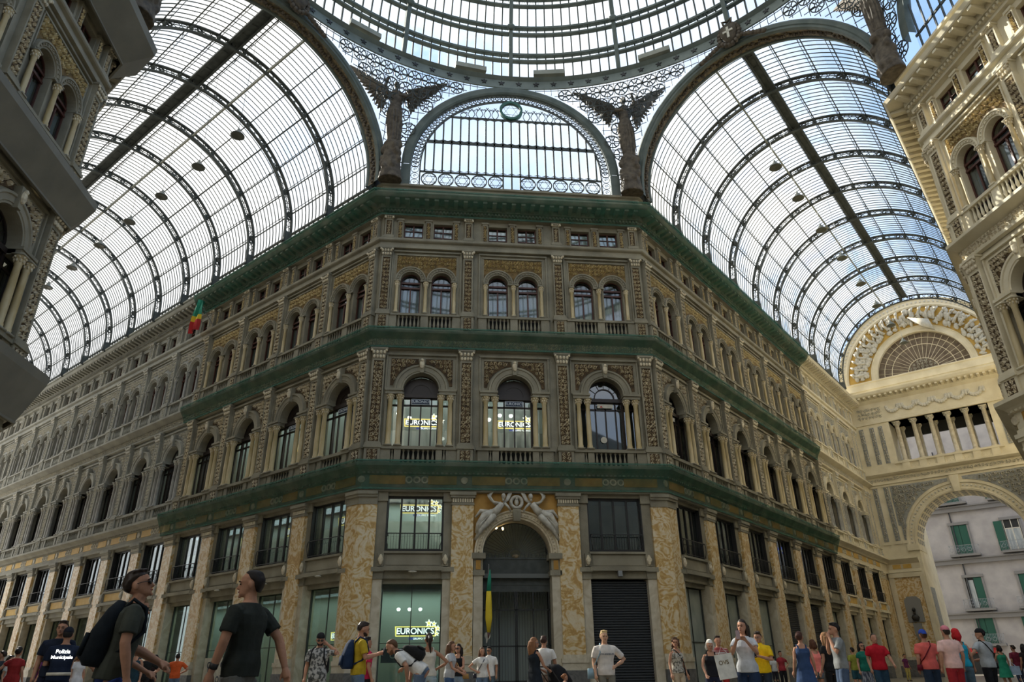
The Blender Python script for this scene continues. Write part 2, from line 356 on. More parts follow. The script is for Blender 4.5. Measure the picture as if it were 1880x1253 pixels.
def wall_bay(ul, ur, ground='shop'):
    b = MB().m('stone'); Y = .15
    # level 1
    b.plate([(ul, 10.55), (ur, 10.55), (ur, 17.0), (ul, 17.0)], [serliana()], Y, .75)
    for s in (-1, 1):
        x0, x1 = sorted((s*.92, s*1.8)); b.box(x0, x1, -.04, .6, 14.33, 14.5); b.box(x0-.03, x1+.03, -.1, .6, 14.5, 14.62)
        b.box(min(s*1.68, s*1.8), max(s*1.68, s*1.8), .02, .2, 11.55, 14.33)
    b.arc(0, 14.62, [(.92, .4), (.92, .03), (1.0, .03), (1.02, .0), (1.24, .0), (1.27, -.05), (1.36, -.05), (1.38, .15)], 0, pi, 22)
    b.prism([(-.1, 15.5), (.1, 15.5), (.17, 16.32), (-.17, 16.32)], -.14, .15); b.m('relief').ell((0, -.16, 15.95), (.13, .1, .26), 8, 5); b.ell((0, -.2, 16.16), (.09, .08, .1), 7, 5)
    b.m('stone'); F = lambda x0, x1, z0, z1, y: b.box(x0, x1, y, Y, z0, z1)
    F(-1.86, -1.78, 14.62, 16.62, .06); F(1.78, 1.86, 14.62, 16.62, .06); F(-1.86, 1.86, 16.54, 16.64, .03); F(-1.6, 1.6, 16.36, 16.41, .1)
    for s in (-1, 1):
        sp = [(s*1.6, 16.34), (s*.22, 16.34)]+[(s*x, z) for x, z in arcp(0, 14.62, 1.47, pi/2-.12, .16, 9)]+[(s*1.6, 14.86)]
        b.m('ground').plate(sp if s < 0 else sp[::-1], [], .115, .15, True)
    relief(b, lambda x, z: .25 < abs(x) and (x*x+(z-14.62)**2) > 1.58**2, (-1.58, 1.58, 14.9, 16.32), .115, .25, .1, 5, 'relief')
    b.m('interior_dark').box(-1.68, 1.68, .3, .34, 10.74, 11.5); b.box(-1.5, -.2, .3, .34, 18.04, 18.85); b.box(.2, 1.5, .3, .34, 18.04, 18.85)  # near-black plates put in as the shade between the balusters
    b.m('stone'); b.plate([(ul, 17.8), (ur, 17.8), (ur, 23.1), (ul, 23.1)], [twinhole(-.85), twinhole(.85)], Y, .65)
    for cx in (-.85, .85):
        b.arc(cx, 21.07, [(.56, .35), (.56, .05), (.63, .05), (.64, .0), (.76, .0), (.77, -.05), (.84, -.05), (.86, .15)], 0, pi, 18)
        for q in range(13):
            a = pi*(q+.5)/13; b.ell((cx+.7*cos(a), -.02, 21.07+.7*sin(a)), (.04, .04, .04), 5, 3)
        b.box(cx-.86, cx-.54, -.02, .4, 20.98, 21.07); b.box(cx+.54, cx+.86, -.02, .4, 20.98, 21.07)
        for s in (-1, 1): b.box(cx+s*.6-.045, cx+s*.6+.045, .1, .5, 18.88, 21.0)
    g_ = [(-1.66, 22.66), (-1.66, 21.3)]+[(x, z) for x, z in arcp(-.85, 21.07, .88, pi*.92, .26, 12)]+[(x, z) for x, z in arcp(.85, 21.07, .88, pi-.26, pi*.08, 12)]+[(1.66, 21.3), (1.66, 22.66)]
    b.m('ground_gold').plate(g_, [], .12, .15, True)
    relief(b, lambda x, z: min((x-.85)**2, (x+.85)**2)+(z-21.07)**2 > 1.0**2, (-1.64, 1.64, 21.35, 22.64), .12, .24, .09, 8, 'relief_gold')
    b.m('stone'); F(-1.95, -1.87, 18.9, 22.98, .04); F(1.87, 1.95, 18.9, 22.98, .04); F(-1.95, 1.95, 22.9, 23.0, .02); F(-1.72, 1.72, 22.7, 22.78, .07); F(-1.72, -1.66, 21.1, 22.7, .09); F(1.66, 1.72, 21.1, 22.7, .09)
    # attic
    R4 = lambda c: [(c-.55, 23.72), (c+.55, 23.72), (c+.55, 24.93), (c-.55, 24.93)]
    b.plate([(ul, 23.1), (ur, 23.1), (ur, 25.3), (ul, 25.3)], [R4(-.85), R4(.85)], Y, .6)
    for c, w_ in ((0, .34), (-1.6, .3), (1.6, .3)):
        b.m('stone').box(c-w_/2, c+w_/2, .03, .2, 23.72, 25.0); b.box(c-w_/2-.05, c+w_/2+.05, -.02, .2, 25.0, 25.12); b.m('ground').box(c-w_/2+.05, c+w_/2-.05, .02, .2, 23.82, 24.9)
        relief(b, lambda x, z: True, (c-w_/2+.06, c+w_/2-.06, 23.85, 24.88), .02, .17, .05, 9, 'relief_gold')
    # friezes on the two string courses
    b.m('ochre')
    for x0, x1 in ((ul+.38, -.55), (.55, ur-.38)): b.box(x0, x1, -.075, .0, 9.66, 10.08)
    b.m('relief')
    for x in (-.38, 0, .38): b.arc(x, 9.87, [(.09, -.05), (.12, -.1), (.17, -.1), (.19, -.05)], 0, 2*pi, 10)
    b.arc(ul, 9.87, [(0, -.09), (.12, -.1), (.17, -.1), (.19, -.05)], 0, 2*pi, 10)
    relief(b, lambda x, z: True, (ul, ur, 17.04, 17.4), -.03, .19, .05, 12, 'relief')
    if ground == 'shop':
        for s in (-1, 1):
            E = lambda a0, a1, y0, y1, z0, z1: b.box(min(s*a0, s*a1), max(s*a0, s*a1), y0, y1, z0, z1)
            b.m('marble_pale'); E(1.38, 1.9, .05, .8, 0, 5.3)
            b.m('stone'); E(1.34, 1.9, -.02, .8, 5.3, 5.38); E(1.34, 1.9, .02, .8, 5.38, 5.62); E(1.3, 1.9, -.1, .8, 5.62, 5.82)
            E(1.36, 1.9, .1, .8, 5.82, 9.1); E(1.32, 1.9, 0, .8, 8.86, 9.3)
            b.box(min(s*1.34, s*1.62), max(s*1.34, s*1.62), -.05, .3, 5.86, 6.46); b.m('relief').ell((s*1.48, -.1, 6.15), (.1, .1, .24), 6, 5); b.arc(s*1.48, 6.15, [(.05, -.14), (.09, -.18), (.13, -.14)], 0, 2*pi, 8)
        b.m('stone').box(-1.36, 1.36, .12, .8, 5.33, 5.66); b.box(-1.4, 1.4, -.12, .8, 5.66, 5.84); b.box(-1.34, 1.34, .06, .8, 5.84, 6.44); b.box(-1.4, 1.4, -.06, .8, 6.44, 6.54); b.box(-1.4, 1.4, .12, .8, 9.14, 9.34)
        b.m('panel').box(-1.22, 1.22, .045, .1, 5.92, 6.38)
    return b.mesh('bay')
def balustrade(l, r_):
    b = MB().m('stone')
    b.box(l, r_, -.14, .2, 11.4, 11.56); b.box(l, r_, -.1, .15, 10.6, 10.72)
    for s in (-1, 1):
        b.box(min(s*.86, s*1.18), max(s*.86, s*1.18), -.08, .15, 10.72, 11.4); b.box(min(s*1.36, s*1.92), max(s*1.36, s*1.92), -.06, .15, 10.72, 11.4); baluster(b, s*1.27, .02, 10.72, .68)
    for i in range(7): baluster(b, -.72+.24*i, .02, 10.72, .68)
    return b.mesh('balustrade', False)
def balustrade2(l, r_):
    b = MB().m('stone'); b.box(l, r_, -.12, .2, 18.82, 18.95); b.box(l, r_, -.1, .15, 17.85, 18.02); b.box(-.2, .2, -.07, .15, 18, 18.82)
    for s in (-1, 1):
        b.box(min(s*1.5, s*1.95), max(s*1.5, s*1.95), -.06, .15, 18, 18.82)
        for i in range(6): baluster(b, s*(.32+.21*i), .02, 18.02, .8)
    return b.mesh('balustrade')
def frame_arched(style):
    b = MB().m('wood_dark'); y0, y1 = .52, .6
    for x in (-1.64, -.98, .98, 1.64, -.52, 0.02, .56): b.box(x-.035, x+.035, y0, y1, 11.55, 14.3)
    for s in (-1, 1): b.box(s*.92-.06, s*.92+.06, y0-.06, y1, 11.55, 14.5)
    b.box(-1.68, 1.68, y0, y1, 13.86, 13.95); b.box(-1.68, 1.68, y0, y1, 14.24, 14.3); b.box(-1.68, 1.68, y0, y1, 11.55, 11.62)
    b.box(-.92, .92, y0-.12, y1, 14.3, 14.5); b.arc(0, 14.62, [(.93, y1), (.93, y0), (.86, y0), (.86, y1)], 0, pi, 16)
    b.arc(0, 14.55, [(.56, y1), (.56, y0), (.5, y0), (.5, y1)], 0, pi, 14)
    for q in range(1, 6):
        a = pi*q/6; b.tube([(.52*cos(a), .56, 14.57+.52*sin(a)), (.88*cos(a), .56, 14.62+.88*sin(a))], .022, 4)
    if style == 'closed': b.m('wood_dark').plate(arcp(0, 14.5, .95, 0, pi, 14), [], .545, .545)
    return b.mesh('window_frame')
def pane_arched():
    p = serliana(); b = MB().m('window_glass').plate(p, [], .57, .57); return b.mesh('pane')
def frame_twin():
    b = MB().m('wood_red'); y0, y1 = .38, .46
    b.box(-.56, -.49, y0, y1, 18.88, 21.1); b.box(.49, .56, y0, y1, 18.88, 21.1); b.box(-.04, .04, y0, y1, 18.88, 20.72); b.box(-.56, .56, y0-.04, y1, 20.68, 20.78); b.box(-.56, .56, y0-.03, y1, 21.0, 21.1)
    b.box(-.56, .56, y0, y1, 18.88, 18.98); b.arc(0, 21.07, [(.57, y1), (.57, y0), (.51, y0), (.51, y1)], 0, pi, 12)
    return b.mesh('window_frame')
def pane_twin(): return MB().m('window_glass').plate(twinhole(0), [], .43, .43).mesh('pane')
def wavy(mname, x0, x1, z0, z1, y, a=.05, n=12):
    b = MB().m(mname); vs = [(x0+(x1-x0)*i/n, y+a*(i % 2), z) for z in (z0, z1) for i in range(n+1)]
    b.add(vs, [(i, i+1, n+2+i, n+1+i) for i in range(n)]); return b.mesh('curtain')
def frame_attic():
    b = MB().m('wood_red'); y0, y1 = .36, .44
    for x in (-.52, 0, .52): b.box(x-.035-(.012 if x == 0 else 0), x+.035, y0, y1, 23.72, 24.93)
    for z in (23.75, 24.12, 24.5, 24.9): b.box(-.55, .55, y0+.01, y1, z-.025, z+.025)
    return b.mesh('window_frame')
def pane_attic(): return MB().m('window_glass').box(-.55, .55, .41, .42, 23.72, 24.93).mesh('pane')
def frame_mezz():
    b = MB().m('iron_dark')
    for x in (-1.31, -.67, 0, .67, 1.31): b.box(x-.045, x+.045, .28, .38, 6.54, 9.15)
    b.box(-1.36, 1.36, .28, .38, 6.54, 6.66); b.box(-1.36, 1.36, .28, .38, 9.03, 9.15); b.box(-1.36, -1.3, .1, .38, 6.54, 9.15); b.box(1.3, 1.36, .1, .38, 6.54, 9.15)
    return b.mesh('window_frame')
def pane_mezz(): return MB().m('window_glass').box(-1.3, 1.3, .34, .35, 6.6, 9.1).mesh('pane')
def railing(planters=False):
    b = MB().m('iron_dark'); pts = [(-1.24, .25, 7.28), (-1.27, .02, 7.36), (-1.2, -.06, 7.34), (1.2, -.06, 7.34), (1.27, .02, 7.36), (1.24, .25, 7.28)]
    b.tube(pts, .025, 5); b.tube([(-1.22, -.04, 6.62), (1.22, -.04, 6.62)], .02, 4)
    for i in range(20):
        x = -1.2+2.4*i/19; b.tube([(x, -.05, 7.34), (x, -.1, 7.0), (x, -.04, 6.62)], .009, 3)
    for s in (-1, 1): b.tube([(s*1.22, -.05, 7.34), (s*1.3, -.05, 7.15), (s*1.27, -.05, 6.95), (s*1.22, -.05, 6.8), (s*1.22, 0, 6.6)], .022, 4)
    return b.mesh('railing')
def shop_front():
    b = MB().m('iron'); b.box(-1.4, 1.4, .5, .75, 5.12, 5.36); b.box(-1.4, -1.33, .55, .65, 0, 5.12); b.box(1.33, 1.4, .55, .65, 0, 5.12); b.box(-.02, .02, .58, .62, 0, 5.12); b.box(-1.4, 1.4, .57, .63, 2.6, 2.63)
    b.m('stone').box(-1.38, 1.38, .3, .8, 5.12, 5.36)
    return b.mesh('shop_window')
def pane_shop(): return MB().m('shop_glass').box(-1.34, 1.34, .6, .61, .02, 5.12).mesh('pane')
def paper(): return wavy('white_paper', -1.34, 1.34, .02, 5.1, .615, .02, 9)
def shutter():
    b = MB().m('shutter'); n = 46
    for i in range(n):
        z = .04+5.2*i/n; h = 5.2/n; b.add([(-1.38, .42, z), (1.38, .42, z), (1.38, .37, z+h*.35), (-1.38, .37, z+h*.35), (1.38, .37, z+h*.7), (-1.38, .37, z+h*.7), (1.38, .42, z+h), (-1.38, .42, z+h)], [(0, 1, 2, 3), (3, 2, 4, 5), (5, 4, 6, 7)])
    return b.mesh('shutter')
def pier(w=1.03):
    b = MB(); h = w/2; b.m('plinth').box(-h-.1, h+.1, -.2, .5, 0, 1.42); b.m('marble_pale').box(-h-.07, h+.07, -.16, .5, 1.42, 1.72)
    b.box(-h-.1, h+.1, -.2, .5, 1.72, 1.9); b.frustum(-h-.02, h+.02, -.1, .5, 1.9, 2.06, 0, 0)
    b.m('onyx').box(-h, h, -.08, .5, 2.06, 8.68)
    b.m('stone').box(-h-.03, h+.03, -.12, .5, 8.68, 8.78); b.box(-h, h, -.09, .5, 8.78, 9.02); b.box(-h-.08, h+.08, -.18, .5, 9.02, 9.14); b.box(-h-.12, h+.12, -.24, .5, 9.14, 9.3)
    b.m('relief')
    for i in range(9): b.box(-h+w*(i+.2)/9, -h+w*(i+.75)/9, -.13, 0, 8.82, 8.99)
    return b.mesh('pier')
def corner_pier(root_pts):   # swept L-shaped pier round the 45 degree corner
    b = MB()
    for mt, o, z0, z1 in (('plinth', .2, 0, 1.42), ('marble_pale', .16, 1.42, 1.72), ('marble_pale', .2, 1.72, 1.9), ('marble_pale', .1, 1.9, 2.06), ('onyx', .08, 2.06, 8.68), ('stone', .12, 8.68, 8.78), ('stone', .09, 8.78, 9.02), ('stone', .18, 9.02, 9.14), ('stone', .24, 9.14, 9.3)):
        b.m(mt); sweep(b, root_pts, [(-.5, z0), (-.5, z1), (o, z1), (o, z0)], True, True)
    return b.mesh('pier')
S2 = sqrt(.5)
FR = {'F': Matrix.Identity(4), 'L': T3(-7.5, 0, 0) @ RZ(-pi/4), 'R': T3(7.5, 0, 0) @ RZ(pi/4)}
def wpt(side, s): return (-7.5-S2*s, S2*s) if side == 'L' else (7.5+S2*s, S2*s)
PROF1 = [(-.1, 9.28), (.12, 9.3), (.12, 9.45), (.05, 9.5), (.05, 10.12), (.14, 10.15), (.3, 10.3), (.52, 10.42), (.57, 10.45), (.57, 10.6), (-.2, 10.66)]
PROF2 = [(-.1, 16.83), (.06, 16.88), (.08, 16.98), (.03, 17.02), (.03, 17.42), (.12, 17.46), (.3, 17.55), (.44, 17.62), (.47, 17.65), (.47, 17.78), (-.2, 17.84)]
PROF3 = [(-.15, 23.05), (.1, 23.08), (.1, 23.26), (.03, 23.3), (.03, 23.45), (.16, 23.5), (.2, 23.55), (.2, 23.68), (-.2, 23.74)]
PROF4 = [(-.15, 25.22), (.08, 25.28), (.08, 25.42), (.14, 25.45), (.14, 25.6), (.3, 25.64), (.3, 25.92), (.95, 25.95), (1.0, 26.0), (1.08, 26.17), (.95, 26.22), (.3, 26.3), (.25, 26.32), (.25, 27.15), (.38, 27.2), (.38, 27.33), (-.6, 27.33)]
def runs(path, step, fn):
    for i in range(len(path)-1):
        a, c = Vector(path[i]), Vector(path[i+1]); L = (c-a).length; d = (c-a)/L; n = Vector((d.y, -d.x)); k = max(1, round(L/step))
        for q in range(k): fn(a+d*(L*(q+.5)/k), d, n)
def obox(b, p, d, n, w, o0, o1, z0, z1, z2=None):
    z2 = z0 if z2 is None else z2
    q = [(p+d*sx_*w/2+n*o) for sx_ in (-1, 1) for o in (o0, o1)]
    b.add([(q[0].x, q[0].y, z0), (q[1].x, q[1].y, z2), (q[3].x, q[3].y, z2), (q[2].x, q[2].y, z0), (q[0].x, q[0].y, z1), (q[1].x, q[1].y, z1), (q[3].x, q[3].y, z1), (q[2].x, q[2].y, z1)],
          [(0, 3, 2, 1), (0, 1, 5, 4), (1, 2, 6, 5), (2, 3, 7, 6), (3, 0, 4, 7)])
def cornices(root, path, mp_, key):
    def mk(prof, teeth):
        b = MB().m('stone'); sweep(b, path, prof)
        for step, w_, o0, o1, z0, z1, z2 in teeth: runs(path, step, lambda p, d, n: obox(b, p, d, n, w_, o0, o1, z0, z1, z2))
        return b.mesh('cornice')
    for nm, pf, th in (('string_course', PROF1, [(.22, .12, .1, .22, 10.14, 10.24, 10.14)]), ('string_course', PROF2, []), ('attic_sill', PROF3, []),
                       ('cornice', PROF4, [(.2, .1, .1, .27, 25.44, 25.58, 25.44), (.56, .24, .28, .92, 25.66, 25.92, 25.8)])):
        link(nm, remap(mk(pf, th), mp_, key), root)
RECS = []
def put(root, name, me, fr, u, mp_=None, key='', subs=(), near=False):
    o = link(name, remap(me, mp_, key), root, FR[fr] @ T3(u, 0, 0)); sl = []
    for sn, sm in subs: c = link(sn, remap(sm, mp_, key), o); sl.append(c)
    if near: RECS.append((o, sl))
    return o
def build_bay(root, fr, u, ul, ur, mp_, key, near, ground, lit, cur, portal=False):
    P = lambda n, m_, subs=(), du=0.: put(root, n, m_, fr, u+du, mp_, key, subs, near)
    P('wall_bay', me_(('bay', ul, ur, portal), lambda: wall_bay(ul, ur, None if portal else 'shop')))
    bl = (max(ul, -2.0), min(ur, 2.0)); P('balustrade', me_(('ba', bl), lambda: balustrade(*bl))); P('upper_balustrade', me_(('ba2', bl), lambda: balustrade2(*bl)))
    far = fr == 'L' and abs(u) > 55
    for x in (() if far else (-1.52, -1.04, 1.04, 1.52)): P('column', me_('col', lambda: column(2.77, .13)), (), x)
    for x in (() if far else (-1.57, 0, 1.57)): P('colonnette', me_('col2', lambda: column(2.03, .095)), (), x)
    P('arched_window', me_(('fa', lit), lambda: frame_arched('closed' if lit else 'open')), [('pane', me_('pa', pane_arched))]+([('curtain', me_('lc1', lambda: wavy('drape_white', -1.6, 1.6, 11.5, 12.75, 1.1, .08, 16)))] if lit and fr == 'F' else []))
    for k, x in enumerate((-.85, .85)):
        sb = [('pane', me_('pt', pane_twin))]
        if cur: sb.append(('curtain', me_(('ct', k), lambda: wavy('curtain', -.54, .54, 18.9, 20.7, .56, .06, 10+2*k))))
        P('twin_window', me_('ft', frame_twin), sb, x)
        sb = [('pane', me_('pat', pane_attic))]
        if cur and not (ul == -2.55 and k): sb.append(('curtain', me_('ca', lambda: wavy('curtain', -.52, .52, 23.74, 24.9, .52, .02, 4))))
        P('attic_window', me_('fat', frame_attic), sb, x)
    if not portal:
        P('mezzanine_window', me_('fm', frame_mezz), [('pane', me_('pm', pane_mezz)), ('railing', me_('rl', railing))]+([('blind', me_('bl', lambda: MB().m('drape_white').box(-1.3, 1.3, .8, .82, 6.5, 8.05).mesh('blind')))] if lit else []))
        if ground == 'shutter': P('roller_shutter', me_('sh', shutter))
        else: P('shop_window', me_('sf', shop_front), [('paper_cover', me_('pp', paper))] if ground == 'paper' else [('pane', me_('ps', pane_shop))])
def pilasters(root, fr, u, mp_, key, near, wcorner=0):
    P = lambda n, m_, dz=0: put(root, n, m_, fr, u, mp_, key, (), near)
    P('pilaster', me_('p1', lambda: pil(11.56, 16.83, .64, 16.22, .1, .86, (10.62, 11.56), .24, 3)))
    P('upper_pilaster', me_('p2', lambda: pil(18.95, 23.05, .54, 22.52, .1, .72, (17.82, 18.95), .24, 4)))
    P('attic_pilaster', me_('p3', lambda: pil(23.74, 25.22, .44, 25.02, .06, .52, None, .2, 6)))
for nm_ in ('col', 'col2'): pass
CACHE['col'] = (lambda me: me)(column(2.77, .13)); CACHE['col2'] = column(2.03, .095)
for v_ in CACHE['col'].vertices: v_.co.z += 11.56; v_.co.y -= .0
for v_ in CACHE['col2'].vertices: v_.co.z += 18.95; v_.co.y += .0
PL, PR = 4.45, 4.63; NL, NR = 14, 9
front = empty('corner_building', (0, 34, 0), 0, 'four-storey arcade block in grey-brown carved stone whose narrow centre face points at the viewer', 'building')
# front bays
build_bay(front, 'F', -4.86, -2.64, 2.31, None, '', True, 'glass', True, True)
build_bay(front, 'F', 0, -2.55, 2.55, None, '', True, None, True, True, True)
build_bay(front, 'F', 4.86, -2.31, 2.64, None, '', True, 'shutter', False, True)
for x in (-7.1, -2.55, 2.55, 7.1): pilasters(front, 'F', x, None, '', True)
for k in range(NL):
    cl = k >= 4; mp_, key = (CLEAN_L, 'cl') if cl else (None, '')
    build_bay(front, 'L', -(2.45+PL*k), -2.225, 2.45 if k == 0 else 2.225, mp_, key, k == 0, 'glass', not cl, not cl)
    if k == 0: pilasters(front, 'L', -.5, None, '', True)
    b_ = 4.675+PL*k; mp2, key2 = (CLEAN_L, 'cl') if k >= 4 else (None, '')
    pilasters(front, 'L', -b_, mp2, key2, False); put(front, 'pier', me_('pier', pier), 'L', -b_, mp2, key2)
for k in range(NR):
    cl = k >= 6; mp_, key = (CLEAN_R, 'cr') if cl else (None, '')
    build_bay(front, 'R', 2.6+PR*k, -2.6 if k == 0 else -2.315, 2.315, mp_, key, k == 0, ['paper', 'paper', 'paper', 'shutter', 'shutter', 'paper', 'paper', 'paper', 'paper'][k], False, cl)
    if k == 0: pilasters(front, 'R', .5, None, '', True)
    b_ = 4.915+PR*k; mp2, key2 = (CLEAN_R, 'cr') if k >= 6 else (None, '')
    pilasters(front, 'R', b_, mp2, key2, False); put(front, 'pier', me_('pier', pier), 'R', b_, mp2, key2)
for x in (-2.6, 2.53): put(front, 'pier', me_('pier', pier), 'F', x, near=True)
for sd in ('L', 'R'):
    s = -1 if sd == 'L' else 1; p_ = [wpt(sd, .85), (s*7.5, 0), (s*6.66, 0)]
    o = link('pier', corner_pier(p_ if s < 0 else p_[::-1]), front); RECS.append((o, []))
SL, SR = 19.13, 27.8
b = MB().m('stone').box(0, 2.6, .15, .75, 10.55, 27.3); b.m('marble_pale').box(0, 2.6, .1, .75, 0, 9.4)
for x in (.75, 1.65): b.m('onyx').box(x-.35, x+.35, .0, .2, 2.0, 8.7)
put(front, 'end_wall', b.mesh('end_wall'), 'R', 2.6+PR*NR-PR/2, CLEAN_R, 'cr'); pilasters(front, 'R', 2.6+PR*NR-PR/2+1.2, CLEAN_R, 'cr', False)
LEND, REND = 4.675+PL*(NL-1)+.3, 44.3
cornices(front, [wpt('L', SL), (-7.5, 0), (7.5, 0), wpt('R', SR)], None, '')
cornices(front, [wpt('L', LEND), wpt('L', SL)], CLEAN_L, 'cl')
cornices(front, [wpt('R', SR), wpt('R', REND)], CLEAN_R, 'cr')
# inner shell and floors behind the windows
def shell(root, path, mname, off=-2.6, zs=((0, 5.0), (5.6, 9.3), (10.2, 17.2), (18, 26))):
    b = MB().m(mname)
    for z0, z1 in zs: sweep(b, path, [(off, z0), (off, z1)])
    link('inner_wall', b.mesh('inner_wall'), root)
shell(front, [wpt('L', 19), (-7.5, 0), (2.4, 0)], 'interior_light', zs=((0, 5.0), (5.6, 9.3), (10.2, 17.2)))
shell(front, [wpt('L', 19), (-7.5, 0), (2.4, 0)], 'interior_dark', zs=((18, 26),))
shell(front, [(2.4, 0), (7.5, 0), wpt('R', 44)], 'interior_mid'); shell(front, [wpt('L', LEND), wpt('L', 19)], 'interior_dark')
b = MB().m('interior_mid'); pth = [wpt('L', LEND), (-7.5, 0), (7.5, 0), wpt('R', 44.2)]
for z0, z1 in ((5.4, 5.6), (9.35, 10.4), (17.1, 17.8), (23.2, 23.6), (25.3, 26.9)): sweep(b, pth, [(-.5, z0), (-.5, z1), (-3.2, z1), (-3.2, z0)], True, True)
link('floor_slab', b.mesh('floor_slab'), front)
b = MB().m('interior_mid'); b.box(2.3, 2.45, .8, 2.6, 0, 25.3); link('partition', b.mesh('partition'), front)
# roof shoulder behind the parapet
b = MB().m('stone'); sweep(b, pth, [(-.3, 27.3), (-4, 27.3), (-4, 0)]); link('roof_edge', b.mesh('roof_edge'), front)
# ------------------------------------------------------------------ portal in the centre bay
def portal():
    RI, RO, ZS = 1.62, 2.03, 6.45
    b = MB().m('marble_pale')
    for s in (-1, 1):
        b.box(min(s*RI, s*2.05), max(s*RI, s*2.05), .0, 1.1, 0, 5.55); b.m('plinth').box(min(s*RI, s*2.1), max(s*RI, s*2.1), -.06, 1.1, 0, 1.3); b.m('stone')
        b.box(min(s*(RI-.08), s*2.1), max(s*(RI-.08), s*2.1), -.08, 1.1, 5.45, 5.68); b.box(min(s*RI, s*2.05), max(s*RI, s*2.05), 0, 1.1, 5.68, 6.2)
        b.m('ochre').box(min(s*1.72, s*1.95), max(s*1.72, s*1.95), -.02, .05, 5.72, 6.14); b.m('stone').box(min(s*(RI-.12), s*2.14), max(s*(RI-.12), s*2.14), -.12, 1.1, 6.2, 6.46); b.m('marble_pale')
    b.m('relief').arc(0, ZS, [(RI, 1.1), (RI, .08), (1.7, .06), (1.72, 0), (1.92, 0), (1.96, -.08), (RO, -.08), (RO, .2)], 0, pi, 32)
    b.m('relief')
    for q in range(36):
        a = pi*(q+.5)/36; b.ell((1.66*cos(a), .3+.5*(q % 2), ZS+1.66*sin(a)), (.05, .18, .05), 5, 3)
        b.ell((1.82*cos(a), -.03, ZS+1.82*sin(a)), (.05, .05, .05), 5, 3)
    # wall over the arch with ochre ground
    b.m('ochre').plate([(-2.1, 6.4), (-RO, 6.4)]+[(x, z) for x, z in arcp(0, ZS, RO-.02, pi, 0, 28)]+[(2.1, 6.4), (2.1, 9.3), (-2.1, 9.3)], [], .12, .2)
    b.m('stone').prism([(-.16, 7.95), (.16, 7.95), (.2, 8.5), (-.2, 8.5)], -.16, .1)
    for i in range(5): b.box(-.14+.06*i, -.11+.06*i, -.19, 0, 8.0, 8.42)
    put(front, 'portal_arch', b.mesh('portal_arch'), 'F', 0)
    # dark passage
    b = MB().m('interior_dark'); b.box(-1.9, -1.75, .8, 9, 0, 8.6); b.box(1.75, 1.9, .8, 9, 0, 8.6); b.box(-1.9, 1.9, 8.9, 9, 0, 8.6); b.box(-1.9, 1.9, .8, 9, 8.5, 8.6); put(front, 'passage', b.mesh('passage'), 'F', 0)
    g = MB().m('iron'); y = .75
    g.box(-1.62, 1.62, y-.05, y+.05, 6.28, 6.36); g.box(-1.62, 1.62, y-.02, y+.03, 5.2, 6.28); g.box(-1.62, 1.62, y-.06, y+.06, 5.1, 5.2); g.box(-1.4, 1.4, y-.04, y, 5.4, 6.1); g.box(-1.62, 1.62, y-.04, y+.04, 4.8, 5.1)
    gate = empty('iron_gate', (0, 34, 0), 0, 'tall dark iron gate closing the arched portal under a fan of rods', 'gate'); link('transom_panel', g.mesh('transom_panel'), gate)
    g = MB().m('iron')
    for q in range(27):
        a = pi*(q+.5)/27; g.tube([(.34*cos(a), y, 6.4+.34*sin(a)), (1.6*cos(a), y, 6.4+1.6*sin(a))], .012, 3)
    for r_ in (.34, 1.58): g.tube([(r_*cos(pi*i/18), y, 6.4+r_*sin(pi*i/18)) for i in range(19)], .025, 4)
    for i in range(18): g.tube([(-1.5+3*i/17, y, 6.36), (-1.5+3*i/17, y, 6.55)], .03, 4)
    g.m('gilt').ell((0, y-.03, 6.42), (.18, .05, .1), 8, 5); link('fanlight', g.mesh('fanlight'), gate)
    for nm, x0, x1 in (('gate_leaf', -1.6, 0), ('gate_leaf', 0, 1.6)):
        g = MB().m('iron')
        g.m('iron_gate')
        for x in (x0+.04, (x0+x1)/2, x1-.04): g.box(x-.035, x+.035, y-.03, y+.03, 0, 4.8)
        for z in (.1, 1.0, 2.45, 4.0): g.box(x0, x1, y-.03, y+.03, z-.03, z+.03)
        for i in range(1, 12): g.tube([(x0+1.6*i/12, y, 0), (x0+1.6*i/12, y, 4.8)], .011, 4)
        link(nm, g.mesh(nm), gate)
    # winged figures over the arch
    def figure(s):
        b = MB().m('statue'); T_ = lambda pts, r, n=7: b.tube([(s*x, yy, z) for x, yy, z in pts], r, n)
        T_([(-.72, -.25, 8.75), (-.95, -.22, 8.45), (-1.2, -.2, 8.25)], [.15, .18, .2]); b.ell((s*-.66, -.32, 9.08), (.11, .12, .14), 10, 8); T_([(-.68, -.3, 8.85), (-.67, -.31, 9.0)], .06)
        T_([(-1.2, -.2, 8.3), (-1.6, -.3, 8.15), (-1.85, -.22, 7.75), (-1.95, -.1, 7.35)], [.2, .16, .13, .07]); T_([(-1.15, -.2, 8.2), (-1.35, -.3, 7.9), (-1.75, -.2, 7.5), (-2.0, -.05, 7.05)], [.2, .15, .13, .06])
        T_([(-1.3, -.2, 8.3), (-1.75, -.15, 8.4), (-2.0, -.1, 8.1)], [.15, .1, .05])
        T_([(-.6, -.25, 8.75), (-.42, -.3, 8.55), (-.3, -.22, 8.38)], [.07, .055, .05]); T_([(-.85, -.25, 8.75), (-1.15, -.3, 8.8), (-1.3, -.3, 9.05)], [.07, .055, .04])
        for i in range(9):
            a0 = i*.1; T_([(-1.0, -.12+.01*i, 8.7), (-1.25-a0*.15, -.1, 8.95+.02*i), (-1.42+.05*i, -.08, 9.2+.03*i)], [.06, .07, .02], 5); T_([(-.75, -.12, 8.7), (-.5+a0*.1, -.1, 8.95), (-.42+.035*i, -.06, 9.25+.03*i)], [.05, .06, .02], 5)
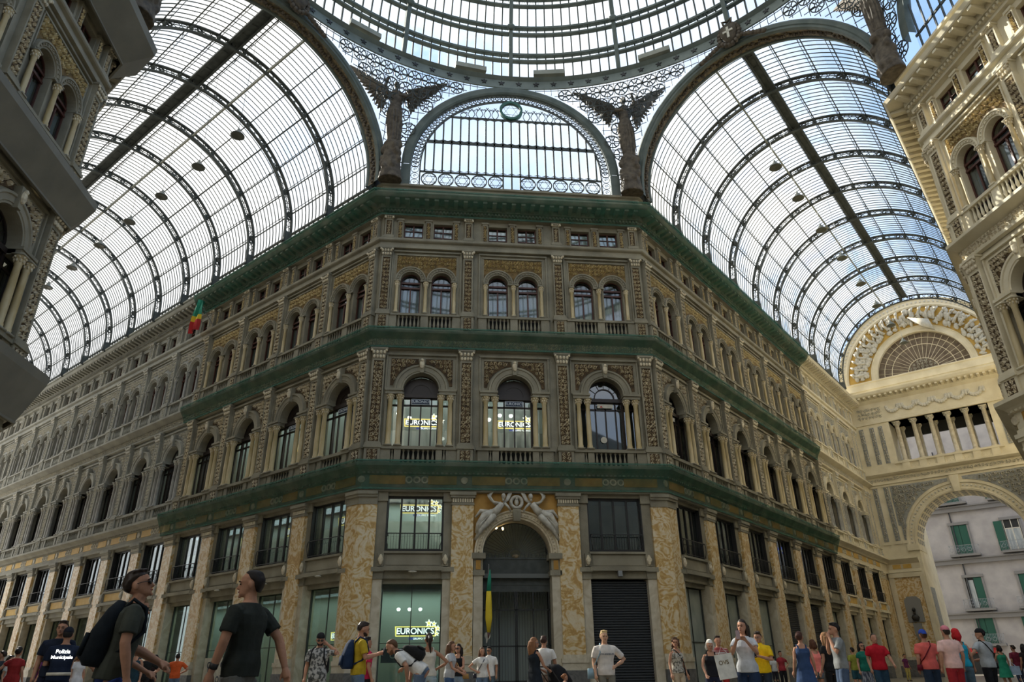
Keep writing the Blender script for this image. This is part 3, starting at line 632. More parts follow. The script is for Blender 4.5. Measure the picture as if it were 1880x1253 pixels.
        for i in range(7): T_([(-1.2-.06*i, -.32, 8.35-.05*i), (-1.5-.05*i, -.36, 8.0-.05*i), (-1.9, -.2, 7.4-.02*i)], .025, 4)
        return b
    for s in (1, -1):
        o = link('winged_relief_figure', figure(s).mesh('figure', True), None); o.location = (0, 34, 0)
        tag(o, 'pale stone winged figure reclining over the portal arch, %s of the medallion' % ('left' if s > 0 else 'right'), 'statue')
    b = MB().m('statue').arc(0, 8.85, [(.18, .05), (.2, -.1), (.26, -.16), (.33, -.14), (.36, .05)], 0, 2*pi, 20); b.ell((0, -.05, 8.85), (.11, .1, .17), 8, 6); b.ell((0, -.08, 9.02), (.07, .07, .08), 8, 6)
    o = link('stone_medallion', b.mesh('medallion', True)); o.location = (0, 34, 0); tag(o, 'round stone medallion above the keystone of the portal', 'relief')
    # lights in the passage
    def lamp(nm, x, y_, z, z1, n, lab):
        rt = empty(nm, (x, 34+y_, z), 0, lab, 'lamp'); q = MB().m('iron_dark').tube([(0, 0, z1-z), (0, 0, 0)], .012, 4)
        for i in range(n): a = 6.28*i/n+.6; q.tube([(0, 0, -.05), (.13*cos(a), .13*sin(a), -.12), (.2*cos(a), .2*sin(a), 0)], .012, 4)
        link('lamp_arm', q.mesh('lamp_arm'), rt)
        for i in range(n): a = 6.28*i/n+.6; link('bulb', me_('bulb', lambda: MB().m('lamp_warm').ell((0, 0, 0), (.055, .055, .075), 8, 6).mesh('bulb', True)), rt, T3(.2*cos(a), .2*sin(a), .06))
    lamp('chandelier', -.43, 3.5, 3.6, 8.5, 5, 'small lit chandelier hanging behind the bars of the portal gate'); lamp('lantern', -.75, .95, 7.72, 8.5, 2, 'small lit lantern under the crown of the portal arch')
portal()
# ------------------------------------------------------------------ near blocks on both sides
CYC = 34-7.5*(1+sqrt(2))
def near_block(name, ang, side, mp_, key, lab):
    root = empty(name, (0, 0, 0), 0); a = ang
    root.matrix_world = T3(0, CYC, 0) @ RZ(a) @ T3(0, 34-CYC, 0); tag(root, lab, 'building')
    for o, subs in RECS:
        u = o.matrix_basis.translation.x
        if side == "R" and (u > 2.7): continue    # keep only what the photograph shows: the bays next to the far corner
        if side == "L" and (u < -2.7): continue
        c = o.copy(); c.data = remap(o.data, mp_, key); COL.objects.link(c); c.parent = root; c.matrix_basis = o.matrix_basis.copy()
        for s_ in subs: d = s_.copy(); d.data = remap(s_.data, mp_, key); COL.objects.link(d); d.parent = c
    pth = [wpt('L', 44), (-7.5, 0), (7.5, 0), wpt('R', 44)]
    cornices(root, pth, mp_, key)
    b = MB().m('stone')
    for p_ in ([wpt('L', 44), wpt('L', 5)], [wpt('R', 5), wpt('R', 44)]): sweep(b, p_, [(-.2, 0), (-.2, 27.3)])
    link('side_wall', remap(b.mesh('side_wall'), mp_, key), root)
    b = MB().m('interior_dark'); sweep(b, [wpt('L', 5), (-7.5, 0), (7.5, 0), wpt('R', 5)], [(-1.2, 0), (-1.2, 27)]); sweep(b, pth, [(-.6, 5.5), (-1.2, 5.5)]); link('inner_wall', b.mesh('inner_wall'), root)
    return root
nearL = near_block('near_building', pi/2, 'L', NEAR_L, 'nl', 'dusky arcade block close by at the upper left edge, ledges wrapped in grey sheeting')
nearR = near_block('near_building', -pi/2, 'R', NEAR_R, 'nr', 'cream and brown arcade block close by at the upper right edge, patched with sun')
bb_ = MB().m('stone_pale'); sweep(bb_, [(-60, 52.5), (-7.5, 0), (7.5, 0), (60, 52.5)], [(0, 0), (0, 27)])
o = link('wall_back', bb_.mesh('wall_back')); o['kind'] = 'structure'; o.matrix_world = T3(0, CYC, 0) @ RZ(pi) @ T3(0, 34-CYC, 0)
fl = MB().m('floor_mat').box(-90, 90, -60, 130, .2, .51); o = link('floor', fl.mesh('floor')); o['kind'] = 'structure'
# ------------------------------------------------------------------ nets and sheets on the ledges
def drape(name, path, prof, lab, cat, mname, edge, root=None, thick=.04):
    b = MB().m(mname); sweep(b, path, prof); b.m(edge)
    for q in (0, -1): sweep(b, path, [(prof[q][0]-thick, prof[q][1]+thick), (prof[q][0]+thick, prof[q][1]+thick), (prof[q][0]+thick, prof[q][1]-thick), (prof[q][0]-thick, prof[q][1]-thick)], True, True)
    b.m(mname); n = len(path)
    for i, j in ((0, 1), (n-1, n-2)):
        d = Vector((path[j][0]-path[i][0], path[j][1]-path[i][1])).normalized(); nn = Vector((d.y, -d.x)) if i == 0 else Vector((-d.y, d.x))
        vs = [(path[i][0]+nn.x*o_, path[i][1]+nn.y*o_, z) for o_, z in prof]+[(path[i][0], path[i][1], prof[0][1])]; b.add(vs, [tuple(range(len(vs)))])
    o = link(name, b.mesh(name)); o.matrix_world = root.matrix_world if root else T3(0, 34, 0); tag(o, lab, cat)
    return o
NP = [wpt('L', SL), (-7.5, 0), (7.5, 0), wpt('R', SR)]
drape('safety_net', NP, [(.62, 10.68), (.64, 10.5), (.42, 10.0), (.2, 9.42)], 'green safety net over the ledge above the shop storey, lowest of three', 'net', 'net_green', 'net_edge')
drape('safety_net', NP, [(.53, 17.87), (.55, 17.7), (.3, 17.3), (.13, 16.92)], 'green safety net over the ledge below the twin-arched windows, middle of three', 'net', 'net_green', 'net_edge')
drape('safety_net', NP, [(1.14, 26.3), (1.16, 26.05), (.8, 25.6), (.22, 25.25)], 'green safety net under the roof cornice, topmost of three', 'net', 'net_green', 'net_edge')
RP = [(-7.5, 0), (7.5, 0), wpt('R', 1.2)]
for pf_, w_ in (([(.5, 10.8), (.95, 10.7), (.9, 10.4), (.35, 9.0)], 'lowest'), ([(.3, 18.0), (.85, 17.9), (.85, 17.6), (.25, 16.6)], 'middle'), ([(.6, 26.5), (1.35, 26.35), (1.3, 26.0), (.3, 25.0)], 'topmost')):
    drape('sheeting', RP, pf_, 'grey sheeting wrapped round a ledge of the near left block, %s of three' % w_, 'tarpaulin', 'tarp', 'tarp', nearL)
# ------------------------------------------------------------------ glass barrel vaults over the two arms
def vault(side, n, pitch, off, word):
    s = -1 if side == 'L' else 1
    root = empty('glass_vault', (s*(7.5+7.5*S2), 34-7.5*S2, 28.0), R(45)*(-s)); tag(root, 'long iron and glass barrel vault over the %s arm of the arcade' % word, 'roof')
    def rib():
        b = MB().m('iron'); RO, RI = 7.42, 6.98; n_ = 56
        for r0, r1, w_ in ((RO-.05, RO+.03, .11), (RI-.05, RI+.03, .10)):
            b.arc(0, 0, [(r0, -w_), (r1, -w_), (r1, w_), (r0, w_), (r0, -w_)], -.11, pi+.11, n_)
        cells = 52
        for i in range(cells):
            a0 = -.1+(pi+.2)*i/cells; a1 = -.1+(pi+.2)*(i+1)/cells
            for ra, rb in ((RI, RO), (RO, RI)): b.tube([(ra*cos(a0), 0, ra*sin(a0)), (rb*cos(a1), 0, rb*sin(a1))], .024, 3)
            if i % 4 == 0: b.arc(7.2*cos(a0), 7.2*sin(a0), [(.1, -.05), (.16, -.05), (.16, .05), (.1, .05)], 0, 2*pi, 8)
        for i in range(-6, 8):
            if abs(i) > 6: continue
            a = pi/2+R(13.1*i); b.box(-.001, .001, 0, 0, 0, 0); b.ell((7.2*cos(a), 0, 7.2*sin(a)), (.14, .14, .2), 6, 4)
        for s_ in (-1, 1): b.box(min(s_*7.0, s_*7.45), max(s_*7.0, s_*7.45), -.12, .12, -.8, .0)
        return b.mesh('rib')
    rm = me_('rib', rib)
    def glaz():
        b = MB().m('iron'); k = 12
        for i in range(1, k):
            y = pitch*i/k; b.arc(0, 0, [(7.5, y-.014), (7.45, y-.014), (7.45, y+.014), (7.5, y+.014)], -.02, pi+.02, 40)
        for s_ in (-1, 1):
            for i in range(0, 9): b.box(min(s_*7.42, s_*7.5), max(s_*7.42, s_*7.5), pitch*i/9-.02, pitch*i/9+.02, -.78, -.05)
            for i in range(9): 
                if i % 3 != 0: b.tube([(s_*7.46, pitch*i/9, -.75), (s_*7.46, pitch*(i+1)/9, -.1)], .018, 3)
            b.box(min(s_*7.38, s_*7.52), max(s_*7.38, s_*7.52), 0, pitch, -.12, -.02); b.box(min(s_*7.38, s_*7.52), max(s_*7.38, s_*7.52), 0, pitch, -.82, -.72)
        return b.mesh('glazing_bars')
    def pane():
        b = MB().m('roof_glass'); b.arc(0, 0, [(7.52, 0), (7.52, pitch)], -.02, pi+.02, 40)
        for s_ in (-1, 1): b.add([(s_*7.52, 0, -.8), (s_*7.52, pitch, -.8), (s_*7.52, pitch, 0), (s_*7.52, 0, 0)], [(0, 1, 2, 3)])
        return b.mesh('glass')
    gm, pm = glaz(), pane()
    for k in range(n+1): link('rib', rm, root, T3(0, off+pitch*k, 0))
    for k in range(n): o = link('roof_bay', gm, root, T3(0, off+pitch*k, 0)); link('glass', pm, o)
    o = link('roof_bay', gm, root, T3(0, off-pitch, 0) @ Matrix.Diagonal((1, 1, 1, 1))) if False else None
    L = off+pitch*n
    for i in range(-6, 7):
        a = pi/2+R(13.1*i); b = MB().m('iron'); c = (7.4*cos(a), 7.4*sin(a)); d = (7.16*cos(a), 7.16*sin(a))
        b.tube([(c[0], .6, c[1]), (c[0], L, c[1])], .04, 4); b.tube([(d[0], .6, d[1]), (d[0], L, d[1])], .022, 3)
        q = int((L-.6)/.55)
        for j in range(q):
            y0 = .6+(L-.6)*j/q; y1 = .6+(L-.6)*(j+1)/q
            if j % 8 in (0, 1, 6, 7): b.tube([(c[0], y0, c[1]), (d[0], y1, d[1])] if j % 2 else [(d[0], y0, d[1]), (c[0], y1, c[1])], .018, 3)
        link('purlin', b.mesh('purlin'), root)
    b = MB().m('iron'); a0, a1 = (pi/2+R(3), pi/2+R(8)) if s < 0 else (pi/2-R(5), pi/2-R(.8))
    b.arc(0, 0, [(7.3, .6), (7.3, L)], a0, a1, 3); b.arc(0, 0, [(7.42, .6), (7.42, L)], a0, a1, 3)
    for a in (a0, a1): b.m('iron').tube([(7.25*cos(a), .6, 7.25*sin(a)), (7.25*cos(a), L, 7.25*sin(a))], .1, 4)
    for i in range(int(L)): b.arc(0, 0, [(7.26, i+.7), (7.26, i+.78)], a0, a1, 2)
    link('ridge_walkway', b.mesh('ridge_walkway'), root)
    b = MB().m('iron_pale'); a = pi/2+R(-13.1*(1 if s < 0 else -1)*-1) if False else pi/2-R(13.1)*(1 if s < 0 else -1); b.tube([(7.1*cos(a), .6, 7.1*sin(a)), (7.1*cos(a), L, 7.1*sin(a))], .07, 4); link('cable_duct', b.mesh('cable_duct'), root)
    # front arch of the crossing
    b = MB().m('iron_green').arc(0, 0, [(7.34, .25), (7.34, -.1), (7.22, -.16), (7.0, -.16), (6.95, -.1), (6.82, -.1), (6.8, 0), (6.8, .12)], -.1, pi+.1, 64)
    b.m('gilt').arc(0, 0, [(6.8, .12), (6.86, .3), (6.86, .75)], -.1, pi+.1, 64); b.m('iron_green').arc(0, 0, [(6.86, .75), (6.78, .8), (6.78, .92), (7.3, .92)], -.1, pi+.1, 64)
    rnd = random.Random(3); b.m('bronze')
    for i in range(150):
        a = -.08+(pi+.16)*i/149; b.ell((6.82*cos(a), .42+.12*rnd.uniform(-1, 1), 6.82*sin(a)), (.1, .12, .1), 5, 3)
    link('crossing_arch', b.mesh('crossing_arch'), root)
    return root
vL = vault('L', 14, PL, .45, 'left'); vR = vault('R', 9, 4.6, .5, 'right')
def hang_lamp(x, y, z, lab, top=35.2):
    rt = empty('hanging_lamp', (x, y, z), 0, lab, 'lamp', None)
    def sh(): return MB().m('lamp_metal').rev(0, 0, [(0, .42), (.05, .42), (.07, .3), (.16, .2), (.2, .1), (.36, -.05), (.38, -.1), (.3, -.1), (0, -.06)], 12).mesh('lamp_shade', True)
    link('lamp_shade', me_('lsh', sh), rt); link('cable', me_(('cb', top-z), lambda: MB().m('iron_dark').tube([(0, 0, .4), (0, 0, top-z)], .012, 3).mesh('cable')), rt)
    return rt
ORD = ['first', 'second', 'third', 'fourth', 'fifth', 'sixth', 'seventh', 'eighth']
for k, s_ in enumerate((3.64, 7.75, 12.1, 16.3, 20.7, 25.2, 29.6)):
    hang_lamp(-7.5-7.5*S2-S2*s_, 34-7.5*S2+S2*s_, 28.2, 'dark hanging lamp under the left glass vault, %s from the crossing' % ORD[k])
for k, s_ in enumerate((3.69, 7.6, 12.2, 16.9, 21.8, 26.5, 31.2, 35.9)):
    hang_lamp(7.5+7.5*S2+S2*s_, 34-7.5*S2+S2*s_, 28.3, 'pale hanging lamp under the right glass vault, %s from the crossing' % ORD[k])
# ------------------------------------------------------------------ dome
ZR = 36.45
dome = empty('glass_dome', (0, CYC, 0), 0, 'great iron and glass dome over the crossing with a ring of stars at its foot', 'roof')
def dr(z): return 18.1*sqrt(max(0, 1-((z-ZR)/19)**2))
def dp(a, z, dr_=0): r_ = dr(z)+dr_; return (r_*sin(a), r_*cos(a), z)
ZS_ = [ZR+19*sin(i*R(78)/18) for i in range(19)]
def dome_rib():
    b = MB().m('iron_green'); vs = []
    for z in ZS_:
        for w_, d_ in ((-.13, 0), (-.13, -.42), (.13, -.42), (.13, 0)): r_ = dr(z)+d_*(.6 if z < ZR+1 else 1); vs.append((w_, r_, z))
    b.add(vs, [(4*i+j, 4*i+(j+1) % 4, 4*i+4+(j+1) % 4, 4*i+4+j) for i in range(18) for j in range(4)])
    for z in (ZR+3.9,): b.ell((0, dr(z)-.45, z), (.3, .2, .25), 8, 5)
    return b.mesh('rib')
drm = dome_rib(); SEG = R(22.5)
def dome_bay():
    b = MB().m('iron')
    for i in range(1, 12):
        a = SEG*i/12; vs = []
        for z in ZS_[:14]:
            for w_, d_ in ((-.042, 0), (-.042, -.12), (.042, -.12), (.042, 0)):
                p = dp(a, z, d_); vs.append((p[0]+w_*cos(a), p[1]-w_*sin(a), p[2]))
        b.add(vs, [(4*k+j, 4*k+(j+1) % 4, 4*k+4+(j+1) % 4, 4*k+4+j) for k in range(13) for j in range(4)])
    return b.mesh('glazing_bars')
def dome_glass():
    b = MB().m('dome_glass'); n = 8; vs = [dp(SEG*i/n, z) for z in ZS_ for i in range(n+1)]
    b.add(vs, [(k*(n+1)+i, k*(n+1)+i+1, (k+1)*(n+1)+i+1, (k+1)*(n+1)+i) for k in range(18) for i in range(n)]); return b.mesh('glass')
def dome_hoop(z, th):
    b = MB().m('iron_green'); n = 10
    for SG in [SEG*k_ for k_ in range(16)]:
        dp = lambda a, z, d_=0: ((dr(z)+d_)*sin(a+SG), (dr(z)+d_)*cos(a+SG), z)
        for dz, w_ in ((0, th), (-.5, th*.8)):
            for i in range(n): 
                q = [dp(SEG*(i+e)/n, z+dz, d_)[:2]+(z+dz+h,) for e in (0, 1) for d_, h in ((-.05, -w_/2), (-.33, -w_/2), (-.33, w_/2), (-.05, w_/2))]
                b.add(q, [(j, (j+1) % 4, 4+(j+1) % 4, 4+j) for j in range(4)])
        for i in range(24):
            a = SEG*(i+.5)/24
            if i < 7 or i > 16: b.tube([dp(SEG*i/24, z, -.3)[:3], dp(SEG*(i+.5)/24, z-.5, -.3)[:3], dp(SEG*(i+1)/24, z, -.3)[:3]], .02, 3)
    return b.mesh('hoop')
bm_, gm_ = dome_bay(), dome_glass()
for z, th in ((38.35, .16), (40.5, .16), (42.6, .14), (44.7, .14), (46.6, .12)): link('hoop', dome_hoop(z, th), dome)
for k in range(16):
    mw = RZ(-SEG*k); link('rib', drm, dome, mw); o = link('roof_bay', bm_, dome, mw); link('glass', gm_, o)
b = MB().m('ring_paint'); ring = [(18.1*sin(2*pi*i/128), 18.1*cos(2*pi*i/128)) for i in range(129)]
vs = []; prof = [(0, 35.62), (-.1, 35.62), (-.1, 35.72), (-.04, 35.76), (-.04, 36.3), (-.12, 36.34), (-.3, 36.45), (0, 36.45)]
for x, y in ring:
    for d_, z in prof: vs.append((x*(1+d_/18.1), y*(1+d_/18.1), z))
k = len(prof); b.add(vs, [(i*k+j, i*k+j+1, (i+1)*k+j+1, (i+1)*k+j) for i in range(128) for j in range(k-1)]); link('ring_beam', b.mesh('ring_beam'), dome)
def star(r0=.2, r1=.085, n=5, mname='iron_dark', th=.05):
    b = MB().m(mname); p = [((r0 if i % 2 == 0 else r1)*sin(pi*i/n), (r0 if i % 2 == 0 else r1)*cos(pi*i/n)) for i in range(2*n)]
    b.prism(p, -th, 0); return b.mesh('star')
stm = star(.21)
for i in range(-27, 28):
    a = R(3.6*i)+R(1.7); link('star', stm, dome, T3(18.05*sin(a), 18.05*cos(a), 36.03) @ RZ(-a))
for a in (R(-8.5), R(8), R(30), R(-31)):
    link('access_hatch', me_('hat', lambda: MB().m('iron_pale').box(-1.0, 1.0, -.35, 0, 36.5, 36.85).mesh('hatch')), dome, RZ(-a) @ T3(0, 17.9, 0))
# pendentive screens of roundels between the arches and the ring
def zarch(a, RA=7.34, RL=6.68):     # a measured from the middle of the front face; height of the arch edge
    t = 18.107*math.tan(a)
    if a <= R(22.5): return 29.0+sqrt(max(0, RL**2-t*t)) if t < RL else 28.0
    t = 18.107*math.tan(R(45)-a); return 28.0+sqrt(max(0, RA**2-t*t)) if t < RA else 28.0
def pend(mirror):
    b = MB().m('iron')
    def P(a, z):
        r_ = 18.107/cos(a if a <= R(22.5) else R(45)-a); f_ = min(1, max(0, (z-28)/7.7))**1.5; r_ = r_*(1-f_)+18.08*f_; return (r_*sin(a)*mirror, r_*cos(a), z)
    st = .92; rows = int(7.6/st)
    for j in range(rows+1):
        z = 35.55-st*(j+.5)*.98
        for i in range(-8, 9):
            u = i*st+(st/2 if j % 2 else 0); a = R(22.5)+u/18.6
            if a < .02 or a > R(44.5) or z-.42 < zarch(a): 
                continue
            for rr_, th in ((.43, .042), (.13, .035)):
                b.tube([P(a+rr_*cos(q*pi/5)/18.6, z+rr_*sin(q*pi/5)) for q in range(10)], th, 3, closed=True)
            for q in range(6): an = q*pi/3; b.tube([P(a+.26*cos(an+w_)/18.6*1, z+.26*sin(an+w_)) for w_ in (0,)]+[P(a+.13*cos(an)/18.6, z+.13*sin(an)), P(a+.42*cos(an)/18.6, z+.42*sin(an))], .042, 3)
    for i in range(-20, 21):
        a = R(22.5)+i*.46/18.6
        if a < .01 or a > R(44.8): continue
        z0 = zarch(a)
        if z0 < 35.4: b.tube([P(a, z0+(35.6-z0)*q/4) for q in range(5)], .026, 3)
    for j in range(16):
        z = 35.5-.46*j; seg = []
        for i in range(0, 91):
            a = R(45)*i/90
            if z > zarch(a): seg.append(P(a, z))
            elif len(seg) > 1: b.tube(seg, .026, 3); seg = []
            else: seg = []
        if len(seg) > 1: b.tube(seg, .026, 3)
    return b.mesh('pendentive_screen')
pm1, pm2 = pend(1), pend(-1)
for k in range(4):
    link('pendentive_screen', pm1, dome, RZ(-pi/2*k)); link('pendentive_screen', pm2, dome, RZ(-pi/2*k))
# ------------------------------------------------------------------ lunette over the front face
lun = empty('lunette_window', (0, 34, 0), 0, 'half-round glazed iron lunette with six-pointed stars above the centre cornice', 'window')
b = MB().m('iron_green').arc(0, 29, [(6.66, .35), (6.66, -.1), (6.5, -.16), (6.2, -.16), (6.1, -.08), (6.1, .25)], 0, pi, 56)
for s in (-1, 1): b.box(min(s*6.1, s*6.66), max(s*6.1, s*6.66), -.14, .3, 27.3, 29)
b.box(-6.6, 6.6, -.1, .2, 27.3, 27.5); link('arch_frame', b.mesh('arch_frame'), lun)
b = MB().m('iron'); zt = lambda x: 29+sqrt(max(0, 5.52**2-x*x))
b.arc(0, 29, [(5.58, .1), (5.58, 0), (5.5, 0), (5.5, .1)], 0, pi, 48)
for s in (-1, 1): b.box(min(s*5.5, s*5.58), max(s*5.5, s*5.58), 0, .1, 27.5, 29)
for i in range(-10, 11):
    x = i*.527; top = min(zt(x), 33.0); b.box(x-.048, x+.048, .0, .08, 27.5 if abs(i) < 2 else 28.6, top)
for z, th in ((28.62, .05), (30.95, .1), (33.0, .06), (27.55, .05)):
    xm = 5.52 if z < 29 else sqrt(max(0, 5.52**2-(z-29)**2)); b.box(-xm, xm, .0, .08, z-th, z+th)
for i in range(-10, 10):
    xc = (i+.5)*.527
    for z, up in ((30.95, 1), (30.95, -1), (33.0, -1), (28.62, 1)):
        zz = z+up*.1
        if zt(abs(xc)+.26) < zz+.3: continue
        for s in (-1, 1): b.add([(xc+s*.27, .02, zz), (xc+s*.27, .02, zz+up*.22), (xc+s*.2, .02, zz+up*.07), (xc, .02, zz)], [(0, 1, 2, 3)])
link('glazing_bars', b.mesh('glazing_bars'), lun)
b = MB().m('iron')    # scroll band between the arcs
for i in range(62):
    a = pi*(i+.5)/62; c = (5.84*cos(a), 29+5.84*sin(a))
    b.tube([(c[0]+.23*cos(q*pi/5), .05, c[1]+.23*sin(q*pi/5)) for q in range(10)], .032, 3, closed=True); b.tube([(c[0]+.12*(1-q/8)*cos(q*.9+a), .05, c[1]+.12*(1-q/8)*sin(q*.9+a)) for q in range(8)], .022, 3)
    b.tube([(5.58*cos(a+.025), .05, 29+5.58*sin(a+.025)), (6.1*cos(a+.025), .05, 29+6.1*sin(a+.025))], .014, 3)
for s in (-1, 1):
    for i in range(3):
        c = (s*5.84, 27.8+.48*i); b.tube([(c[0]+.23*cos(q*pi/5), .05, c[1]+.23*sin(q*pi/5)) for q in range(10)], .02, 3, closed=True); b.tube([(c[0]+.12*(1-q/8)*cos(q*.9), .05, c[1]+.12*(1-q/8)*sin(q*.9)) for q in range(8)], .022, 3)
link('scroll_band', b.mesh('scroll_band'), lun)
def hexa(b, cx, cz, r_, th, y=.04):
    b.tube([(cx+r_*cos(q*pi/10), y, cz+r_*sin(q*pi/10)) for q in range(20)], th, 4, closed=True)
    for o_ in (0, pi): b.tube([(cx+r_*.95*sin(o_+q*2*pi/3), y, cz+r_*.95*cos(o_+q*2*pi/3)) for q in range(3)], th*.7, 3, closed=True)
for i in range(-5, 6):
    if i == 0: continue
    b = MB().m('iron'); hexa(b, i*1.0 + (-.02 if i > 0 else .02), 28.08, .45, .045); link('hexagram_roundel', b.mesh('hexagram_roundel'), lun)
b = MB().m('iron')
for i in range(-7, 8):
    if abs(i) < 2: continue
    xc = i*.5; zz = 33.05; hh = min(.9, zt(xc)-zz-.1)
    if hh < .25: continue
    for s in (-1, 1):
        b.tube([(xc+s*(.05+.16*sin(q*.5)), .05, zz+hh*q/8) for q in range(9)], .03, 3); b.tube([(xc+s*(.15+.1*(1-q/8)*cos(q*.9)), .05, zz+hh*.75+.1*(1-q/8)*sin(q*.9)) for q in range(8)], .03, 3)
link('scrollwork', b.mesh('scrollwork'), lun)
b = MB().m('ring_green').arc(0, 33.75, [(.58, .1), (.58, -.14), (.74, -.14), (.74, .1)], 0, 2*pi, 32); b.m('iron'); hexa(b, 0, 33.75, .58, .03, 0); link('star_ring', b.mesh('star_ring'), lun)
b = MB().m('lunette_glass').plate([(-6.1, 27.5), (6.1, 27.5)]+arcp(0, 29, 6.1, 0, pi, 40), [], .14, .14); link('glass', b.mesh('glass'), lun)
# other faces of the crossing keep the same arch so the ring stands on something
for k in (1, 2, 3):
    b = MB().m('iron_green').arc(0, 29, [(6.66, .35), (6.66, -.1), (6.1, -.16), (6.1, .25)], 0, pi, 40); o = link('side_arch', b.mesh('side_arch'), dome, RZ(-pi/2*k) @ T3(0, 18.1, 0))
    b = MB().m('lunette_glass').plate([(-6.1, 27.5), (6.1, 27.5)]+arcp(0, 29, 6.1, 0, pi, 30), [], .14, .14); b.m('iron')
    for i in range(-11, 12): b.box(i*.527-.03, i*.527+.03, .0, .08, 27.5, 29+sqrt(max(0, 36-(i*.527)**2)))
    for z in (28.6, 30.9, 33): b.box(-sqrt(36-max(0, z-29)**2), sqrt(36-max(0, z-29)**2), 0, .08, z-.06, z+.06)
    link('side_lunette', b.mesh('side_lunette'), dome, RZ(-pi/2*k) @ T3(0, 18.1, 0))
# ------------------------------------------------------------------ winged statues on the corners
def angel(loc, rz, lab, seed, trumpet=1, outer=0):
    rnd = random.Random(seed); root = empty('winged_statue', loc, rz, lab, 'statue')
    def rm(b, nm, vox, m_='bronze'):
        o = link(nm, b.mesh(nm, True), root); md = o.modifiers.new('skin', 'REMESH'); md.mode = 'VOXEL'; md.voxel_size = vox; md.use_smooth_shade = True; return o
    b = MB().m('bronze')      # pedestal pile then robe and body
    b.loft([(27.3, .72, .6, -.5, 0), (28.0, .6, .5, -.45, 0), (28.6, .55, .45, -.4, 0), (29.3, .46, .42, -.36, 0), (29.9, .55, .45, -.4, 0), (30.2, .3, .3, -.3, 0)], 12)
    for i in range(16): a = rnd.random()*6.28; b.ell((.5*cos(a), .4*sin(a), 27.5+2.3*rnd.random()), (.2, .2, .28), 7, 5)
    rm(b, 'rock_pedestal', .06)
    b = MB().m('bronze')
    b.loft([(30.0, .36, .34, -.3, .05), (30.6, .40, .36, -.32, 0), (31.5, .44, .4, -.32, -.05), (32.3, .50, .40, -.3, -.05), (32.75, .42, .32, -.28, 0), (33.05, .34, .28, -.24, 0), (33.5, .42, .34, -.26, 0), (33.85, .5, .28, -.22, 0), (34.05, .32, .2, -.16, 0), (34.15, .14, .12, -.1, 0)], 16)
    for i in range(14):
        a = i*.45; b.tube([(.42*cos(a), .36*sin(a), 32.4), (.42*cos(a)+.06, .38*sin(a), 31.3), (.36*cos(a)+.05, .33*sin(a), 30.05)], .05, 5)
    b.tube([(0, 0, 34.0), (0, -.03, 34.4)], .12, 8); b.ell((0, -.06, 34.58), (.17, .21, .25), 12, 9); b.ell((0, -.27, 34.54), (.03, .05, .05), 6, 4); b.ell((0, .08, 34.66), (.2, .2, .22), 10, 8)
    for s in (-1, 1):
        ar = [(s*.45, 0, 33.85), (s*.62, -.25, 33.5), (s*.28, -.5, 33.35)] if s == trumpet else [(s*.45, 0, 33.85), (s*.72, -.12, 34.3), (s*.52, -.25, 34.95)]
        b.tube(ar, [.15, .12, .08], 8); b.ell(ar[2], (.09, .07, .12), 8, 6)
        for q in range(5): b.tube([ar[2], (ar[2][0]+.03*(q-2), ar[2][1]-.1, ar[2][2]+.1-.02*abs(q-2))], .025, 5)
    rm(b, 'robed_body', .045)
    for s in (-1, 1):
        b = MB().m('bronze'); root_ = (s*.25, .3, 33.7); lf = 1.15 if s == outer else .15
        tipx = 2.9
        for i in range(13):
            f_ = i/12; mid = (s*(.5+.75*f_+.2), .38+.04*i*.3, 34.15+(.55+lf*.4)*f_-.1); ln = 1.0+1.25*f_
            tip = (s*(.7+f_*(tipx-.7)+.25), .5, 32.75+f_*(2.6+lf))
            b.tube([root_, mid, tuple((mid[j]+tip[j])/2+(.06 if j == 2 else 0) for j in range(3)), tip], [.14, .2, .17, .05], 5)
        b.tube([root_, (s*.8, .4, 34.45+lf*.2), (s*1.5, .45, 34.75+lf*.45), (s*2.3, .5, 35.1+lf*.75), (s*3.1, .5, 35.4+lf)], [.16, .2, .17, .12, .04], 8)
        rm(b, 'wing', .05)
    return root
for x, k, lab in ((-7.2, 0, 'winged bronze statue on a rocky pedestal left of the glazed lunette'), (7.2, 0, 'winged bronze statue on a rocky pedestal right of the glazed lunette')):
    angel((x, 33.3, 0), 0, lab, k, 1 if x < 0 else -1, -1 if x < 0 else 1)
angel((17.35, CYC+7.2, 0), -pi/2, 'winged bronze statue high behind the cornice at the upper right corner', 5)
angel((-17.35, CYC+7.2, 0), pi/2, 'winged bronze statue above the near left block at the top edge', 6)
def cartouche(loc, rz, cross, lab):
    root = empty('coat_of_arms', loc, rz, lab, 'ornament'); b = MB().m('bronze')
    b.prism([(-.45, .55), (-.5, 0), (-.3, -.55), (0, -.8), (.3, -.55), (.5, 0), (.45, .55), (0, .7)], -.25, .1)
    for i in range(18): a = i*.35; b.ell((.62*cos(a), -.1, .75*sin(a)-.05), (.16, .16, .16), 6, 4)
    for s in (-1, 1):
        for i in range(7): b.ell((s*(.7+.2*i), -.05, -.45-.1*i+.0), (.2, .14, .14), 6, 4)
    b.tube([(-.2, -.1, .75), (-.28, -.1, 1.15), (0, -.1, 1.0), (.28, -.1, 1.15), (.2, -.1, .75)], .08, 5); link('shield', b.mesh('shield', True), root)
    if cross: link('cross', MB().m('sign_white' if False else 'relief_cream').box(-.07, .07, -.32, -.24, -.42, .42).box(-.3, .3, -.32, -.24, .02, .16).mesh('cross'), root)
    return root
cartouche((7.5+7.5*S2-.25, 34-7.5*S2-.25, 35.55), -R(45), True, 'carved coat of arms with a white cross on the crown of the right arch')
cartouche((-7.5-7.5*S2+.25, 34-7.5*S2-.25, 35.55), R(45), False, 'carved coat of arms on the crown of the left arch')
